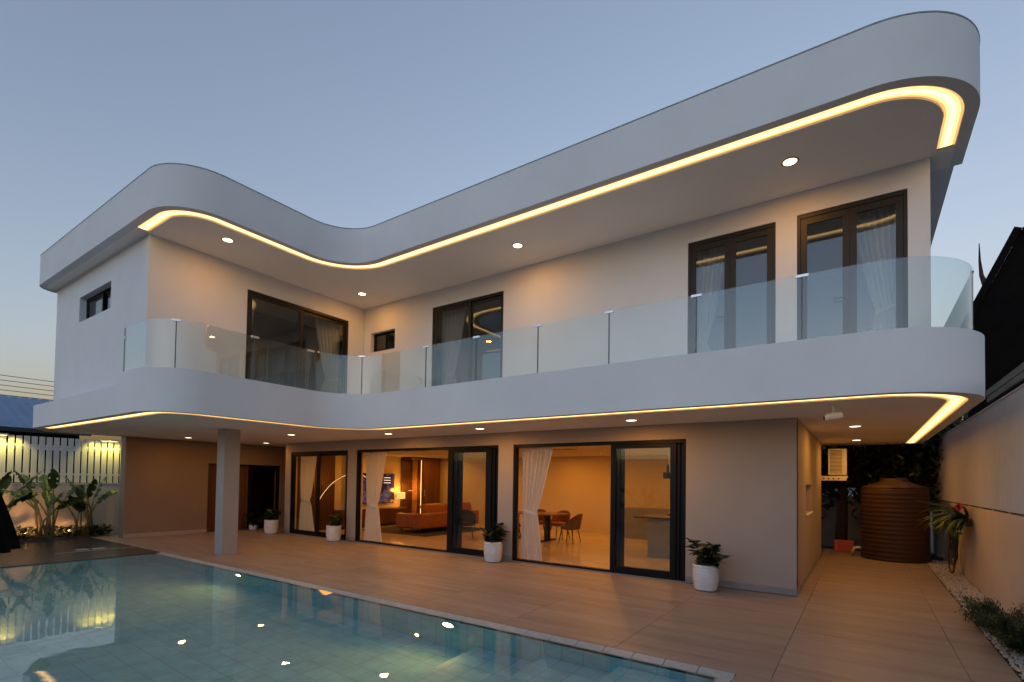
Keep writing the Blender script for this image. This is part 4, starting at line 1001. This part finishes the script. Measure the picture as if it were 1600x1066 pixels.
# ------------------------------------------------------------------ neighbours and background
def tree(label, loc, h, r, seed, n=2600, leafL=.22, group=None):
    rnd = random.Random(seed); t = thing('tree', label, 'tree', loc, 0, group)
    tr, lv = MB(), MB()
    tr.tube([(0, 0, 0), (.05, .03, h * .3), (-.03, .05, h * .6), (.02, 0, h * .9)], [.16, .12, .08, .03], 9)
    limbs = []
    for k in range(13):
        z = h * rnd.uniform(.3, .8); a = rnd.uniform(0, 6.28); L = r * rnd.uniform(.5, 1) * (1.2 - z / h * .5)
        e = Vector((math.cos(a) * L, math.sin(a) * L, z + L * rnd.uniform(.2, .6))); tr.tube([(0, 0, z), e * .5 + Vector((0, 0, z * .5 + .1)), e], [.05, .03, .012], 6); limbs.append(e)
    for k in range(n):
        c = rnd.choice(limbs); q = c + Vector((rnd.gauss(0, r * .26), rnd.gauss(0, r * .26), rnd.gauss(0, r * .24)))
        leaf(lv, q, rnd.uniform(0, 6.28), rnd.uniform(-.8, .6), leafL * rnd.uniform(.6, 1.3), leafL * .4, .8, 2, .2, .6)
    tr.build('trunk', M_bark, t, smooth=2); lv.build('crown', M_tree, t, recalc=False); return t
GT = 'dark trees behind the side passage'
tree('dark leafy tree behind the passage, behind the air conditioner', (.3, 8.35, 0), 4.0, 1.7, 4, 7000, .30, GT)
tree('dark leafy tree behind the passage, behind the water tank', (2.0, 8.3, 0), 3.8, 1.6, 5, 7000, .28, GT)
tag(MB().box(-3, 2.3, 8.9, 9.05, -.1, 1.35).build('back_garden_wall', M_skirt), 'low plain wall across the end of the side passage', 'wall')

# right-hand neighbour: steep dark roof, board rail, finial
t = thing('neighbour_house', 'dark timber neighbour house with steep roof beyond the boundary wall', 'house', (3.4, 8, 0))
MB().box(.0, 6, -7, -1.05, -.1, 2.88).build('wall', M_darkwall, t)
MB().prism([(-.55, -.1), (1.6, -.1), (1.6, 4.62), (.348, 7.42), (-.55, 5.40)], 0, .2).build('gable_wall', M_darkwall, t).data.transform(Matrix(((1, 0, 0, 0), (0, 0, 1, -1.0), (0, 1, 0, 0), (0, 0, 0, 1))))
def slab(p0, p1, p2, p3, th, mt, nm):
    n_ = (Vector(p1) - Vector(p0)).cross(Vector(p3) - Vector(p0)).normalized() * th
    P = [Vector(p) for p in (p0, p1, p2, p3)]; Q = [p - n_ for p in P]
    return MB().add([tuple(p) for p in P + Q], [(0, 1, 2, 3), (7, 6, 5, 4), (0, 4, 5, 1), (1, 5, 6, 2), (2, 6, 7, 3), (3, 7, 4, 0)]).build(nm, mt, t)
slab((-.75, -1.02, 4.96), (-.75, -.1, 4.96), (.348, -.1, 7.434), (.348, -1.02, 7.434), .08, M_dark_roof, 'roof')
slab((.349, -1.02, 7.434), (.349, -.1, 7.434), (1.75, -.1, 4.28), (1.75, -1.02, 4.28), .08, M_dark_roof, 'roof')
slab((-.75, -1.08, 4.98), (-.75, -1.021, 4.98), (.348, -1.021, 7.45), (.348, -1.08, 7.45), .14, M_darkwall, 'bargeboard')
slab((.349, -1.08, 7.45), (.349, -1.021, 7.45), (1.75, -1.021, 4.30), (1.75, -1.08, 4.30), .14, M_darkwall, 'bargeboard')
MB().box(-.52, -.46, -6.4, -2.75, 3.50, 3.62).build('fascia_board', M_oldwood, t, bevel=.004); MB().box(-.51, -.45, -6.4, -2.75, 3.375, 3.49).build('fascia_board', M_oldwood, t, bevel=.004)
for k in range(26):
    for r_ in range(2): MB().box(-.46 + .03 * r_, -.43 + .03 * r_, -6.35 + .14 * k, -6.215 + .14 * k, 3.10 - .14 * r_ + .06, 3.372 - .13 * r_).build('roof_tile', M_dark_roof, t)
MB().box(-.40, .25, -6.4, -2.75, 2.9, 3.36).build('tile_backing', M_darkwall, t)
MB().box(-.14, .1, .02, .06, 4.83, 4.87).build('lit_tube_lamp', emit('neighbour_tube', (1, .9, .6), 1.5), t)
# curved roof finial behind
t = thing('roof_finial', 'curved dark roof finial on the temple-style gable beyond the neighbour house', 'finial', (4.12, 14.2, 0))
pts = [(-.05, 0, 9.9), (-.04, 0, 9.3), (.0, 0, 8.8), (.10, 0, 8.45), (.16, 0, 8.0), (.12, 0, 7.5), (.0, 0, 6.9)]
MB().tube(pts, [.012, .035, .06, .09, .09, .08, .08], 8).build('horn', M_purple, t, smooth=2)
MB().add([(.05, -.04, 8.55), (.45, -.04, 8.40), (.95, -.04, 8.30), (.6, -.04, 7.6), (.1, -.04, 6.9), (.05, .04, 8.55), (.45, .04, 8.40), (.95, .04, 8.30), (.6, .04, 7.6), (.1, .04, 6.9)],
         [(0, 1, 2, 3, 4), (9, 8, 7, 6, 5), (0, 5, 6, 1), (1, 6, 7, 2), (2, 7, 8, 3), (3, 8, 9, 4), (4, 9, 5, 0)]).build('gable_board', M_purple, t)
MB().box(.0, 4.0, .1, 4, -.1, 6.9).build('gable_house_wall', M_darkwall, t)
# left neighbour: blue metal roof and power lines
t = thing('blue_roof_building', 'low building with blue metal roof beyond the slatted fence', 'building', (-27, -5, 0))
MB().box(-5, .7, -6, 3.6, -.1, 3.3).build('wall', M_darkwall, t)
mb = MB(); A, B = [], []
for k in range(0, 121):
    y = -6.3 + 10.2 * k / 120; d = .03 if k % 4 in (1, 2) else 0
    A.append((1.0, y, 3.40 + d)); B.append((-3.2, y, 5.05 + d))
mb.strip(A, B); mb.strip([(x, y, 3.36) for x, y, z in A], [(x, y, 5.0) for x, y, z in B]); mb.build('roof', M_bluemetal, t)
MB().box(.98, 1.04, -6.3, 3.9, 3.26, 3.42).build('gutter', M_blackmetal, t)
t = thing('flat_roof_building', 'low dark building behind the slatted fence, seen through its gaps', 'building', (-21, -1.0, 0))
MB().box(-4, 0, -3.4, 6, -.1, 2.42).build('wall', M_darkwall, t); MB().box(-4.2, .3, -3.6, 6.2, 2.425, 2.50).build('roof', M_white, t)
pole = thing('utility_pole', 'concrete utility pole carrying the power lines beyond the fence', 'pole', (-26, -16, 0))
MB().lathe([(.16, 0), (.11, 7)], seg=14).build('shaft', M_backpaving, pole, smooth=True)
for k in range(5): MB().box(-.3, .3, -.05, .05, 4.5 + .19 * k, 4.55 + .19 * k).build('crossarm', M_oldwood, pole)
for k in range(5):
    z = 5.40 - .185 * k; nm = ('topmost', 'second', 'third', 'fourth', 'lowest')[k]
    P = [(-26, -16 + 46 * i / 40, z - .0 + .0016 * ((i - 14) ** 2) * .12 - .05) for i in range(41)]
    tag(MB().tube(P, .012, 5).build('power_line', M_blackmetal), f'dark power line above the blue roof, {nm} of five', 'cable', 'power lines')
# fence and plants on the camera side, mirrored in the door glass
t = thing('rear_fence', 'white slatted fence on a cream wall, mirrored in the terrace door glass', 'fence', (-7, -11.5, 0))
MB().box(-10, 9.3, -.1, .06, -.1, 1.385).build('base_wall', M_fwall, t)
for z in (1.62, 2.36): MB().box(-10, 9.3, -.05, -.012, z, z + .05).build('rail', M_fence, t)
sl = None
for k in range(130):
    x = -10 + .148 * k
    if sl is None: sl = MB().box(0, .115, -.01, .01, 1.42, 2.62).build('slat', M_fence, t, bevel=.003); sl.location = (x, 0, 0)
    else: share(sl, t, (x, 0, 0))
for i, x in enumerate((-9.0, -6.5, -4.2)):
    o = big_plant(('tall paddle-leaved plant by the rear fence, behind the parasol', 'tall paddle-leaved plant by the rear fence, middle of three', 'tall paddle-leaved plant by the rear fence, toward the boundary wall')[i], (x, -11.1, 0), 30 + i, 11, 1.7)
